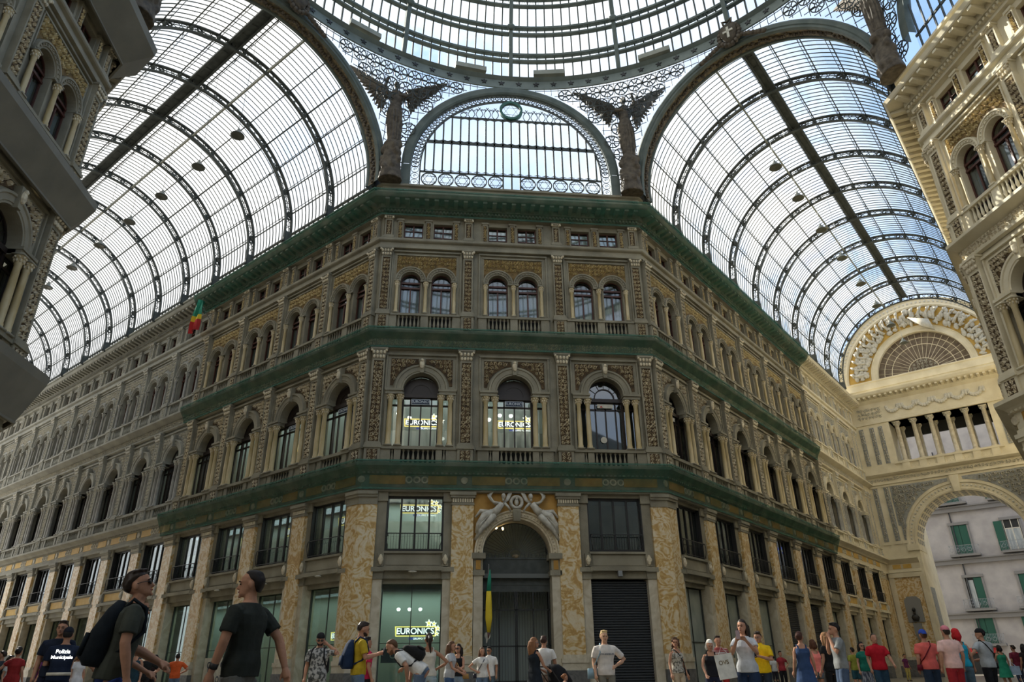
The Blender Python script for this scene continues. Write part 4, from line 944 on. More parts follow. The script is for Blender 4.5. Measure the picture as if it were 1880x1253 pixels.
# ------------------------------------------------------------------ end wall of the right arm
EW = T3(7.5+S2*44.3, 34+S2*44.3, 0) @ RZ(-R(45))   # local x runs across the arm (t), -y faces the viewer
def endwall():
    root = empty('archway_wall', (0, 0, 0)); root.matrix_world = EW; tag(root, 'cream end wall of the right arm with street arch, loggia and fan window', 'wall')
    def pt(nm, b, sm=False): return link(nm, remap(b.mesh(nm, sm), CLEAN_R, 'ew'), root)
    AC, AZ, AR = 7.5, 11.75, 4.35
    arch = [(AC-AR, 0), (AC+AR, 0)]+arcp(AC, AZ, AR, 0, pi, 28)
    log = [(3.2, 19.5), (11.8, 19.5), (11.8, 23.7), (3.2, 23.7)]; fan = arcp(AC, 28.2, 4.15, 0, pi, 28)
    b = MB().m('stone').plate([(-.1, 0), (15.1, 0), (15.1, 28)]+arcp(AC, 28, 7.9, 0, pi, 36)[1:-1]+[(-.1, 28)], [arch, log, fan], 0, 3.2)
    b.box(-.1, 15.1, -.1, 0, 23.1-.0, 23.3) if False else None
    pt('wall', b)
    b = MB().m('stone').arc(AC, AZ, [(4.35, 0), (4.35, -.12), (4.5, -.14), (4.55, -.08), (5.0, -.08), (5.05, -.16), (5.2, -.16), (5.22, 0)], 0, pi, 40); b.m('relief')
    for i in range(44): a = pi*(i+.5)/44; b.ell((AC+4.78*cos(a), -.1, AZ+4.78*sin(a)), (.1, .06, .1), 6, 4)
    b.m('stone').prism([(AC-.25, 16.0), (AC+.25, 16.0), (AC+.4, 17.5), (AC-.4, 17.5)], -.35, 0)
    for s in (-1, 1): b.box(AC+s*4.8-.5, AC+s*4.8+.5, -.2, 3.2, 11.2, 11.75)
    pt('street_arch', b)
    b = MB()   # coffered soffit
    for j in range(4):
        for i in range(22):
            a0 = pi*(i+.15)/22; a1 = pi*(i+.85)/22; y0 = .2+.75*j
            b.m('ground_blue').arc(AC, AZ, [(4.33, y0+.1), (4.33, y0+.55)], a0, a1, 3); b.m('relief').arc(AC, AZ, [(4.31, y0+.25), (4.31, y0+.4)], a0+.03, a1-.03, 2)
    pt('coffers', b)
    for s in (-1, 1):
        b = MB(); sp = [(AC+s*5.6, 17.35), (AC+s*.6, 17.35)]+[(AC+s*x, z) for x, z in arcp(0, AZ, 5.35, pi/2-.12, .3, 9)]+[(AC+s*5.6, 13.6)]
        b.m('ground').plate(sp if s < 0 else sp[::-1], [], -.04, 0, True)
        relief(b, lambda x, z: (x-AC)**2+(z-AZ)**2 > 5.6**2, (min(AC+s*.7, AC+s*5.5), max(AC+s*.7, AC+s*5.5), 13.8, 17.25), -.04, .38, .14, 31, 'relief'); pt('spandrel_relief', b)
        for x in ((.55, 1.55, 2.35) if s < 0 else (14.45, 13.45, 12.65)):
            b = MB().m('ground').box(x-.22, x+.22, -.06, 0, 12.2, 17.3); relief(b, lambda a, z: True, (x-.2, x+.2, 12.25, 17.25), -.06, .3, .1, 33, 'relief'); b.m('stone').box(x-.34, x+.34, -.1, 0, 11.9, 12.15).box(x-.34, x+.34, -.1, 0, 17.35, 17.5); pt('relief_strip', b)
            b = MB().m('ground').box(x-.2, x+.2, -.06, 0, 19.6, 23.4); relief(b, lambda a, z: True, (x-.18, x+.18, 19.7, 23.3), -.06, .3, .1, 34, 'relief'); pt('relief_strip', b)
    b = MB().m('stone'); hp = [(-.1, 0), (15.1, 0)]
    for pf in ([(0, 9.3), (.15, 9.35), (.08, 9.6), (.08, 10.1), (.3, 10.3), (.55, 10.5), (.55, 10.65), (0, 10.7)],):
        for x0, x1 in ((-.1, 2.9), (12.1, 15.1)): sweep(b, [(x0, 0), (x1, 0)], pf, False, True)
    sweep(b, hp, [(0, 17.55), (.12, 17.6), (.05, 17.8), (.05, 18.3), (.3, 18.4), (.5, 18.55), (.5, 18.7), (0, 18.75)]); sweep(b, hp, [(0, 23.7), (.12, 23.75), (.12, 23.95), (.02, 24.0)])
    sweep(b, hp, [(0, 25.9), (.1, 26.0), (.3, 26.2), (.3, 26.4), (.8, 26.5), (.9, 26.6), (1.0, 26.85), (.2, 27.0), (.2, 27.3), (.3, 27.35), (.3, 28.0), (.4, 28.1), (.4, 28.2), (0, 28.25)])
    runs(hp, .5, lambda p, d, n: obox(b, p, d, n, .22, .2, .78, 26.2, 26.5, 26.35)); b.m('ochre')
    for x in (.9, 1.8): b.box(x-.35, x+.35, -.12, 0, 9.68, 10.05)
    pt('cornices', b)
    b = MB(); relief(b, lambda x, z: True, (0, 15, 17.85, 18.25), -.05, .3, .09, 41, 'relief')
    b.m('relief')
    for c in range(6):
        x = 3.9+1.45*c
        for q in range(9): a = pi+pi*q/8; b.ell((x+.52*cos(a), -.08, 25.2+.5*sin(a)), (.17, .14, .2), 6, 4)
        b.ell((x+.72, -.1, 25.1), (.16, .12, .3), 7, 5)
    relief(b, lambda x, z: True, (.5, 2.8, 24.3, 25.5), -.0, .35, .1, 42, 'relief'); pt('garland_frieze', b)
    for k in range(6):
        o = link('loggia_column', me_('lc', lambda: remap(column(4.0, .22), {'column': 'marble_pale', 'relief': 'relief_cream', 'stone': 'stone_cream'}, 'lc')), root, T3(3.85+1.5*k, .3, 19.6))
        o = link('loggia_column', CACHE['lc'], root, T3(3.85+1.5*k, 2.6, 19.6))
    b = MB().m('stone')
    b.box(2.9, 12.1, -.15, .35, 19.42, 19.6)
    for k in range(5):
        xa = 3.85+1.5*k
        for i in range(3): baluster(b, xa+.5+.25*i, .05, 18.75, .68)
    for k in range(6): b.box(3.85+1.5*k-.32, 3.85+1.5*k+.32, -.12, .35, 18.7, 19.45)
    pt('balustrade', b)
    b = MB().m('stone'); b.box(3.2, 11.8, 0, 4, 23.7, 24.0); b.m('interior_dark').box(3.2, 11.8, 2.9, 3.1, 22.6, 23.7); pt('loggia_ceiling', b)
    # fan window and its relief frame
    b = MB().m('stone').arc(AC, 28.2, [(4.15, .3), (4.15, -.1), (4.3, -.14), (4.4, -.06), (4.7, -.06), (4.78, -.16), (4.85, 0)], 0, pi, 36)
    b.arc(AC, 28, [(7.0, 0), (7.0, -.2), (7.15, -.3), (7.3, -.2), (7.75, -.2), (7.85, -.35), (7.95, -.35), (7.95, 0)], 0, pi, 48); b.m('relief')
    for i in range(60): a = pi*(i+.5)/60; b.ell((AC+7.52*cos(a), -.22, 28+7.52*sin(a)), (.13, .07, .13), 5, 3)
    pt('arch_moulding', b)
    b = MB().m('ochre_bright').plate(arcp(AC, 28.2, 7.0, 0, pi, 36)+arcp(AC, 28.2, 4.85, pi, 0, 30), [], -.03, 0); 
    rnd = random.Random(77); b.m('relief')
    for i in range(230):
        a = rnd.uniform(.04, pi-.04); r_ = rnd.uniform(4.9, 6.4)+.15; b.ell((AC+r_*cos(a), -.18, 28.2+r_*sin(a)), (rnd.uniform(.1, .3), .2, rnd.uniform(.12, .42)), 6, 4)
    for i in range(26):
        a = .15+(pi-.3)*i/25; b.tube([(AC+5.4*cos(a), -.3, 28.2+5.4*sin(a)), (AC+6.1*cos(a+.02), -.35, 28.2+6.1*sin(a+.02)), (AC+6.75*cos(a-.02), -.3, 28.2+6.75*sin(a-.02))], [.16, .12, .1], 6); b.ell((AC+6.5*cos(a), -.45, 28.2+6.5*sin(a)), (.13, .13, .16), 7, 5)
    b.prism([(AC-.1, 33.9), (AC+1.7, 33.2), (AC+2.0, 31.9), (AC+1.0, 32.6)], -.6, -.3); pt('figure_relief', b, True)
    b = MB().m('fan_brown').plate(fan, [], .35, .35); b.m('stone')
    for i in range(1, 20): a = pi*i/20; b.tube([(AC+1.4*cos(a), .32, 28.2+1.4*sin(a)), (AC+4.1*cos(a), .32, 28.2+4.1*sin(a))], .025, 3)
    for r_ in (1.4, 2.9, 3.6): b.arc(AC, 28.2, [(r_-.03, .34), (r_-.03, .3), (r_+.03, .3), (r_+.03, .34)], 0, pi, 24)
    relief(b, lambda x, z: (x-AC)**2+(z-28.2)**2 < 1.3**2, (AC-1.3, AC+1.3, 28.25, 29.5), .33, .35, .1, 51, 'relief'); pt('fan_window', b)
    # ground piers with onyx
    for x0, x1 in ((0, 2.6), (12.4, 15)):
        b = MB().m('onyx').box(x0, x1, -.06, 0, 2.1, 8.9); b.m('plinth').box(x0-.05, x1+.1, -.25, 0, 0, 1.9); b.m('marble_pale').box(x0-.05, x1+.1, -.2, 0, 1.9, 2.15)
        b.m('stone').box(x0, x1+.1, -.2, 0, 8.9, 9.3); b.m('stone').box(x0, x0+.45, -.16, 0, 2.1, 9.0); b.box(x1+.05, x1+.45, -.16, 0, 0, 9.3) if x0 < 5 else b.box(x0-.45, x0-.05, -.16, 0, 0, 9.3)
        for z in (5.6,): b.box(x0+.5, x1-.1, -.12, 0, z-.05, z+.05) if False else None
        pt('wall_pier', b)
    bb = empty('wall_bust', (0, 0, 0)); bb.matrix_world = EW; tag(bb, 'dark bust on a stone tablet fixed to the onyx pier beside the street arch', 'sculpture')
    b = MB().m('tablet_stone'); b.prism([(.85, 5.0), (2.2, 5.0), (2.2, 6.9), (1.9, 7.2), (1.15, 7.2), (.85, 6.9)], -.2, -.06); b.box(1.2, 1.85, -.4, -.06, 4.0, 4.9); b.frustum(1.35, 1.7, -.3, -.06, 3.5, 4.0, .15, .1)
    link('tablet', b.mesh('tablet'), bb); b = MB().m('iron_dark').ell((1.52, -.35, 6.05), (.15, .17, .2), 10, 8); b.tube([(1.52, -.33, 5.6), (1.52, -.34, 5.95)], .09, 8); b.loft([(5.1, .2, -.2, -.45, 1.52), (5.4, .34, -.15, -.5, 1.52), (5.62, .2, -.22, -.45, 1.52)], 12); link('bust', b.mesh('bust', True), bb)
    # passage side walls to the street
    b = MB().m('stone'); b.box(AC-AR-2.5, AC-AR, 3.2, 6, 0, 17); b.box(AC+AR, AC+AR+2.5, 3.2, 6, 0, 17)
    for s in (-1,):
        x = AC-AR; b.m('ground').add([(x+.01, .6, 2.5), (x+.01, 2.6, 2.5), (x+.01, 2.6, 8), (x+.01, .6, 8)], [(0, 1, 2, 3)])
    pt('passage_side', b)
endwall()
# ------------------------------------------------------------------ street building beyond the arch
def street():
    root = empty('street_building', (0, 0, 0)); root.matrix_world = EW @ T3(0, 21, 0); tag(root, 'pale plastered street house with green shutters and iron balconies seen through the arch', 'building')
    b = MB().m('street_wall').box(-10, 34, 0, 6, 0, 30); link('wall', b.mesh('wall'), root)
    b = MB().m('street_trim')
    for z in (6.2, 12.0, 17.8, 23.6): b.box(-10, 34, -.4, 0, z-.12, z+.35); b.box(-10, 34, -.55, 0, z+.35, z+.5)
    link('string_course', b.mesh('string_course'), root)
    b = MB().m('iron_dark').tube([(3.6, -.12, 5), (3.6, -.12, 25)], .07, 6); link('drain_pipe', b.mesh('drain_pipe'), root)
    def win(kind):
        b = MB().m('street_trim').box(-1.0, -.8, -.12, 0, 0, 3.3).box(.8, 1.0, -.12, 0, 0, 3.3).box(-1.05, 1.05, -.2, 0, 3.3, 3.6); b.m('interior_dark').box(-.8, .8, -.02, .0, 0, 3.3)
        if kind == 'closed': b.m('shutter_green').box(-.78, -.02, -.08, -.02, .05, 3.25).box(.02, .78, -.08, -.02, .05, 3.25)
        if kind == 'open': b.m('shutter_green').box(-1.65, -.85, -.16, -.1, .05, 3.25); b.m('relief_cream').box(-.75, -.68, -.06, 0, 0, 3.3).box(.68, .75, -.06, 0, 0, 3.3).box(-.04, .04, -.06, 0, 0, 3.3).box(-.75, .75, -.06, 0, 2.3, 2.4); b.m('curtain').box(-.7, .7, -.03, -.02, .1, 2.3)
        if kind == 'half': b.m('shutter_green').box(.02, .78, -.08, -.02, .05, 3.25); b.m('curtain').box(-.7, -.05, -.04, -.03, .1, 3.0)
        return b.mesh('window')
    def balc():
        b = MB().m('street_trim').box(-1.5, 1.5, -.9, 0, -.25, -.05); b.m('steel')
        for z in (0, .95): b.tube([(-1.45, 0, z), (-1.45, -.85, z), (1.45, -.85, z), (1.45, 0, z)], .025, 4)
        for i in range(21): x = -1.45+2.9*i/20; b.tube([(x, -.85, 0), (x, -.95, .3), (x, -.85, .95)], .014, 3)
        for i in range(5): b.arc(-1.2+.6*i, .45, [(.18, -.9), (.22, -.9)], 0, 2*pi, 8)
        return b.mesh('balcony')
    for z in (3.5, 7.1, 12.9, 18.7):
        for i, x in enumerate((-6.3, -1.0, 4.2, 9.3, 14.5, 19.7, 24.9)):
            k = ['open', 'closed', 'half'][(i*2+int(z)) % 3]; o = link('window', me_(('sw', k), lambda: win(k)), root, T3(x, 0, z)); link('balcony', me_('blc', balc), root, T3(x, 0, z))
    for i, x in enumerate((2.5, 10.5, 18.5)):
        b = MB().m('interior_dark').box(-2.2, 2.2, -.02, 0, 0, 2.6); b.m('red_cloth' if i != 1 else 'sign_blue').box(-2.4, 2.4, -.3, 0, 2.6, 3.1); link('shop_front', b.mesh('shop_front'), root, T3(x, 0, 0))
    # parasol and lamp in the street
    u = empty('parasol', (0, 0, 0)); u.matrix_world = EW @ T3(14.2, 18.0, 0); tag(u, 'blue and white parasol on a balcony terrace beyond the street arch', 'parasol')
    b = MB().m('steel').tube([(0, 0, 13), (0, 0, 15.6)], .04, 6); link('pole', b.mesh('pole'), u); b = MB().m('sign_blue').rev(0, 0, [(0, 15.8), (1.0, 15.45), (1.9, 14.9)], 12); b.m('relief_cream').rev(0, 0, [(1.9, 14.9), (1.95, 14.6)], 12); link('canopy', b.mesh('canopy'), u)
    bd = EW @ T3(-14, 14, 0)
street()
# ------------------------------------------------------------------ shop signs
def text(name, s, size, ext, mname, parent, x, y, z, shear=0, spacing=1):
    cu = bpy.data.curves.new(name, 'FONT'); cu.body = s; cu.size = size; cu.extrude = ext; cu.align_x = 'CENTER'; cu.align_y = 'CENTER'; cu.offset = size*.014; cu.space_character = spacing; cu.materials.append(M[mname])
    o = bpy.data.objects.new(name, cu); COL.objects.link(o)
    me = bpy.data.meshes.new_from_object(o); bpy.data.objects.remove(o)
    if not me.materials: me.materials.append(M[mname])
    return link(name, me, parent, T3(x, y, z) @ Matrix.Rotation(pi/2, 4, 'X'))
SIGN = {}
def sign(fr, u, y, z, sc, lab):
    root = empty('shop_sign', (0, 0, 0)); root.matrix_world = T3(0, 34, 0) @ FR[fr] @ T3(u, y, z) @ Matrix.Scale(sc, 4); tag(root, lab, 'sign')
    W, H = 1.0, .23
    if not SIGN:
        b = MB().m('sign_yellow'); o_ = [(-W, H), (-W+.04, -H), (W-.04, -H), (W, H)]; i_ = [(-W+.06, H-.05), (-W+.09, -H+.05), (W-.09, -H+.05), (W-.06, H-.05)]
        b.plate(o_, [i_[::-1]], -.03, 0, True); b.m('sign_back').plate([(x, z_) for x, z_ in i_], [], -.01, 0); SIGN['b'] = b.mesh('sign_board')
        SIGN['s'] = star(.17, .075, 5, 'sign_white', .03); b = MB().m('sign_yellow'); b.prism([((.1 if i % 2 == 0 else .045)*sin(pi*i/5), (.1 if i % 2 == 0 else .045)*cos(pi*i/5)) for i in range(10)], -.05, -.02); SIGN['y'] = b.mesh('star_centre')
        SIGN['g'] = MB().m('sign_blue').box(-.32, .12, -.02, 0, -.37, -.27).mesh('sign_strip')
    link('sign_board', SIGN['b'], root)
    if 't' not in SIGN:
        SIGN['t'] = text('lettering', 'EURONICS', .38, .01, 'sign_white', root, -.02, -.035, 0, spacing=.98); SIGN['t2'] = text('lettering', 'GRUPPO TUFANO', .12, .005, 'sign_white', root, .38, -.03, -.33)
    else:
        for k in ('t', 't2'): c = SIGN[k].copy(); COL.objects.link(c); c.parent = root; c.matrix_basis = SIGN[k].matrix_basis.copy()
    link('sign_strip', SIGN['g'], root)
    for x, z_, s_ in ((.62, .36, 1.15), (.87, .33, .9), (1.06, .12, 1.0), (1.02, -.12, .75)):
        o = link('star', SIGN['s'], root, T3(x, -.04, z_) @ Matrix.Scale(s_, 4)); link('star_centre', SIGN['y'], o)
sign('F', -4.62, .95, 3.12, .95, 'lit shop sign reading EURONICS in the ground-floor shop front left of the portal')
sign('F', -4.7, 1.3, 8.75, .95, 'lit shop sign reading EURONICS in the mezzanine window left of the portal')
sign('F', -4.75, 1.2, 13.2, .95, 'lit shop sign reading EURONICS in the left arched window of the centre face')
sign('F', .1, 1.2, 13.2, .95, 'lit shop sign reading EURONICS in the middle arched window of the centre face')
for k in range(4):
    w_ = ['first', 'second', 'third', 'fourth'][k]; uu = -(2.2+PL*k)
    sign('L', uu, 1.3, 13.2, .95, 'lit EURONICS sign in an arched window of the left wing, %s from the corner' % w_)
    sign('L', uu+.1, 1.2, 8.4, .95, 'lit EURONICS sign in a mezzanine window of the left wing, %s from the corner' % w_)
    if k < 3: sign('L', uu+.5, .95, 3.0, .8, 'lit EURONICS sign in a ground-floor shop of the left wing, %s from the corner' % w_)
def plate_sign(fr, u, lab):
    root = empty('name_plate', (0, 0, 0)); root.matrix_world = T3(0, 34, 0) @ FR[fr] @ T3(u, .45, 14.08); tag(root, lab, 'sign')
    b = MB().m('plate_text').box(-.48, .48, -.02, 0, -.15, .15); b.m('casse_blue').box(-.45, .45, -.03, -.01, -.12, .12); link('board', b.mesh('board'), root); text('lettering', 'EURONICS', .2, .004, 'plate_text', root, 0, -.04, 0)
plate_sign('F', -4.86, 'small dark blue plate reading EURONICS above the left arched window lights'); plate_sign('F', 0, 'small dark blue plate reading EURONICS above the middle arched window lights')
plate_sign('L', -2.45, 'small dark blue plate reading EURONICS in the left wing window nearest the corner'); plate_sign('L', -6.9, 'small dark blue plate reading EURONICS in the second window of the left wing')
o = link('window_notice', MB().m('sign_white' if False else 'relief_cream').box(-.42, .42, .44, .46, 13.98, 14.2).mesh('notice')); o.matrix_world = T3(4.86, 34, 0); tag(o, 'white notice strip with small red mark above the right arched window lights', 'notice')
link('red_mark', MB().m('red_cloth').prism([(-.3, 14.02), (-.14, 14.02), (-.22, 14.12)], .425, .44).mesh('red_mark'), o)
o = link('window_sticker', MB().m('relief_cream').arc(-.17, 12.25, [(0, .5), (.17, .5)], 0, 2*pi, 16).mesh('sticker')); o.matrix_world = T3(4.86, 34, 0); tag(o, 'round white sticker low on the right arched window', 'sticker')
for k in range(3):
    o = link('window_notice', CACHE.setdefault('ntc', MB().m('relief_cream').box(-.4, .4, .44, .46, 13.98, 14.2).mesh('notice'))); o.matrix_world = T3(0, 34, 0) @ FR['R'] @ T3(2.6+PR*k, 0, 0); tag(o, 'white notice strip in the right wing arched window, %s from the corner' % ORD[k], 'notice')
# CASSE counter board inside the shop
rt = empty('counter_board', (-5.05, 35.3, 2.12), 0, 'dark blue board reading CASSE inside the shop left of the portal', 'sign'); link('board', MB().m('casse_blue').box(-1.1, .75, 0, .1, -.3, .3).mesh('board'), rt); text('lettering', 'CASSE', .36, .005, 'casse_text', rt, -.22, -.02, 0)
o = link('ceiling_lamp', CACHE.setdefault('dl', MB().m('lamp_white').ell((0, 0, 0), (.1, .1, .03), 12, 4).mesh('ceiling_lamp')))
bpy.data.objects.remove(o)
for i in range(3):
    o = link('downlight', MB().m('lamp_white').rev(0, 0, [(0, 0), (.075, 0), (.085, .04), (0, .04)], 14).mesh('downlight')); o.location = (-5.45+.5*i, 35.0, 4.05); o.rotation_euler = (R(-40), 0, 0); tag(o, 'round white downlight in the shop left of the portal, %s of three from the left' % ORD[i], 'lamp', 'downlights in the shop')
for (fr, u, z, n, nm) in (('F', -4.86, 13.7, 5, 'left arched window of the centre face'), ('F', 0, 13.7, 5, 'middle arched window of the centre face'), ('L', -2.45, 13.7, 4, 'first arched window of the left wing')):
    rnd = random.Random(int(abs(u)*10)+n)
    for i in range(n):
        o = link('downlight', CACHE.setdefault('dl2', MB().m('lamp_white').rev(0, 0, [(0, 0), (.1, 0), (.11, .05), (0, .05)], 10).mesh('downlight'))); o.matrix_world = T3(0, 34, 0) @ FR[fr] @ T3(u-1.5+3*(i+.5)/n, 1.5+rnd.random()*.8, z+rnd.uniform(-1.1, .4)) @ Matrix.Rotation(R(-35), 4, 'X')
        tag(o, 'small bright ceiling spot behind the %s' % nm, 'lamp', 'ceiling spots behind the '+nm)
# strip lamps under the lintels
for i, (fr, u) in enumerate((('F', -4.86), ('L', -2.45), ('L', -6.9), ('L', -11.35), ('F', 4.86))):
    o = link('wall_lamp', CACHE.setdefault('wl', MB().m('relief_cream').ell((0, -.22, 5.6), (.2, .14, .04), 12, 5).tube([(0, 0, 5.6), (0, -.2, 5.6)], .03, 5).mesh('wall_lamp', True)) if i < 4 else MB().m('steel').box(-.1, .1, -.25, -.05, 5.4, 5.65).tube([(0, 0, 5.6), (0, -.15, 5.6)], .03, 5).mesh('wall_lamp'))
    o.matrix_world = T3(0, 34, 0) @ FR[fr] @ T3(u, .05, 0); tag(o, ['pale oval lamp under the lintel left of the portal', 'pale oval lamp over the left wing shop nearest the corner', 'pale oval lamp over the second shop of the left wing', 'pale oval lamp over the third shop of the left wing', 'square grey box lamp over the roller shutter right of the portal'][i], 'lamp')
def area(nm, fr, u, y, z, sx_, sy_, e_, col=(.9, 1, .96)):
    l = bpy.data.lights.new(nm, 'AREA'); l.shape = 'RECTANGLE'; l.size = sx_; l.size_y = sy_; l.energy = e_; l.color = col; o = bpy.data.objects.new(nm, l); COL.objects.link(o); o.matrix_world = T3(0, 34, 0) @ FR[fr] @ T3(u, y, z)
for z, e_ in ((4.95, 60), (9.25, 110), (17.0, 200)):
    area('shop_light', 'F', -2.8 if z > 10 else -4.4, 1.7, z, 7 if z > 10 else 5, .9, e_*.8); area('shop_light', 'L', -9.5, 1.7, z, 17, .9, e_*(1.6 if z > 5 else 1.6))
# ------------------------------------------------------------------ flags, pavement boards
def flag(nm, mats, loc, mw, lab, w_, h_):
    root = empty(nm, loc); root.matrix_world = mw; tag(root, lab, 'flag'); b = MB(); nx, nz_ = 3*len(mats)+3, 10
    def P(i, j): return (w_*i/nx, -.12*sin(i*1.5+j*.5)-.1*j/nz_, -h_*j/nz_+.15*sin(i*.7))
    for i in range(nx):
        k = min(len(mats)-1, i*len(mats)//nx) if len(mats) == 1 or True else 0; b.m(mats[k])
        for j in range(nz_): b.add([P(i, j), P(i+1, j), P(i+1, j+1), P(i, j+1)], [(0, 1, 2, 3)])
    return root, b
fm = T3(0, 34, 0) @ FR['L'] @ T3(-17.6, -1.3, 24.3)
rt = empty('flag', (0, 0, 0)); rt.matrix_world = fm; tag(rt, 'green, yellow and red flag hanging from the left wing under the cornice', 'flag')
b = MB(); 
for mname, f0, f1 in (('green_cloth', 0, .5), ('yellow_cloth', .5, .66), ('red_cloth', .66, 1)):
    b.m(mname)
    for i in range(6):
        for j in range(6):
            def P(a, c): zz = f0+(f1-f0)*a; return (-.35+1.05*c/6-.55*zz+.1*sin(c+zz*4), -.18*sin(c*1.3+zz*3), 1.15-2.4*zz-.35*c/6*(1-zz))
            b.add([P(i/6, j), P((i+1)/6, j), P((i+1)/6, j+1), P(i/6, j+1)], [(0, 1, 2, 3)])
link('cloth', b.mesh('cloth', True), rt); b = MB().m('steel').tube([(.1, 1.4, -.9), (-.3, 0, 1.2)], .03, 5); link('pole', b.mesh('pole'), rt)
rt = empty('portal_flag', (-1.35, 33.85, 0), 0, 'narrow furled green and yellow flag hanging before the portal gate', 'flag')
b = MB(); b.m('steel').tube([(0, .2, 5.95), (0, 0, 5.95), (0, 0, 5.5)], .015, 5); link('cord', b.mesh('cord'), rt); b = MB(); b.m('green_cloth').loft([(4.75, .11, .04, -.04, -.0), (5.3, .08, .03, -.03, .03), (5.7, .02, .01, -.01, .05)], 10); b.m('yellow_cloth').loft([(3.0, .07, .03, -.03, .0), (3.6, .16, .05, -.05, 0), (4.2, .14, .05, -.05, 0), (4.75, .11, .04, -.04, 0)], 10); b.m('wood_red').loft([(2.75, .02, .01, -.01, -.02), (3.0, .07, .03, -.03, 0)], 8)
link('cloth', b.mesh('cloth', True), rt)
for i, (x, y, lab) in enumerate(((-22.2, 34.5, 'white menu board standing among the café guests at the left edge, left of two'), (-21.0, 33.4, 'white menu board standing among the café guests at the left edge, right of two'))):
    rt = empty('menu_board', (x, y, .5), R(20+20*i), lab, 'board'); b = MB().m('relief_cream').box(-.38, .38, -.03, .03, .45, 1.75); link('panel', b.mesh('panel'), rt); b = MB().m('steel').tube([(-.35, .3, 0), (-.3, 0, 1.7)], .02, 4).tube([(.35, .3, 0), (.3, 0, 1.7)], .02, 4).tube([(-.35, -.15, 0), (-.35, 0, .5)], .02, 4).tube([(.35, -.15, 0), (.35, 0, .5)], .02, 4); link('stand', b.mesh('stand'), rt)
    if i == 0: link('red_stripe', MB().m('red_cloth').box(-.3, .3, -.05, -.03, 1.3, 1.42).mesh('stripe'), rt)
rt = empty('poster', (0, 0, 0)); rt.matrix_world = T3(0, 34, 0) @ FR['L'] @ T3(-11.2, .42, .5); tag(rt, 'pale poster with dark round shapes in the third shop front of the left wing', 'poster'); b = MB().m('relief_cream').box(-1.3, .9, 0, .03, 0, 1.75); link('sheet', b.mesh('sheet'), rt); b = MB().m('casse_blue')
for x, z in ((-.8, 1.4), (-.2, 1.4), (.5, 1.4), (-.5, .7), (.2, .7)): b.arc(x, z, [(.1, -.01), (.17, -.01)], 0, 2*pi, 10); b.box(x-.03, x+.03, -.02, 0, z-.35, z-.16)
link('print', b.mesh('print'), rt)
b = MB().m('relief_cream'); b.prism([(-1.5, 2.9), (-1.46, 3.02), (-1.34, 3.07), (-1.22, 3.0), (-1.2, 2.86), (-1.27, 2.76), (-1.33, 2.74), (-1.36, 2.58), (-1.42, 2.6), (-1.42, 2.76)], .66, .7)
o = link('gate_sticker', b.mesh('sticker')); o.location = (0, 34, 0); tag(o, 'pale blob-shaped sticker on the left leaf of the portal gate', 'sticker')
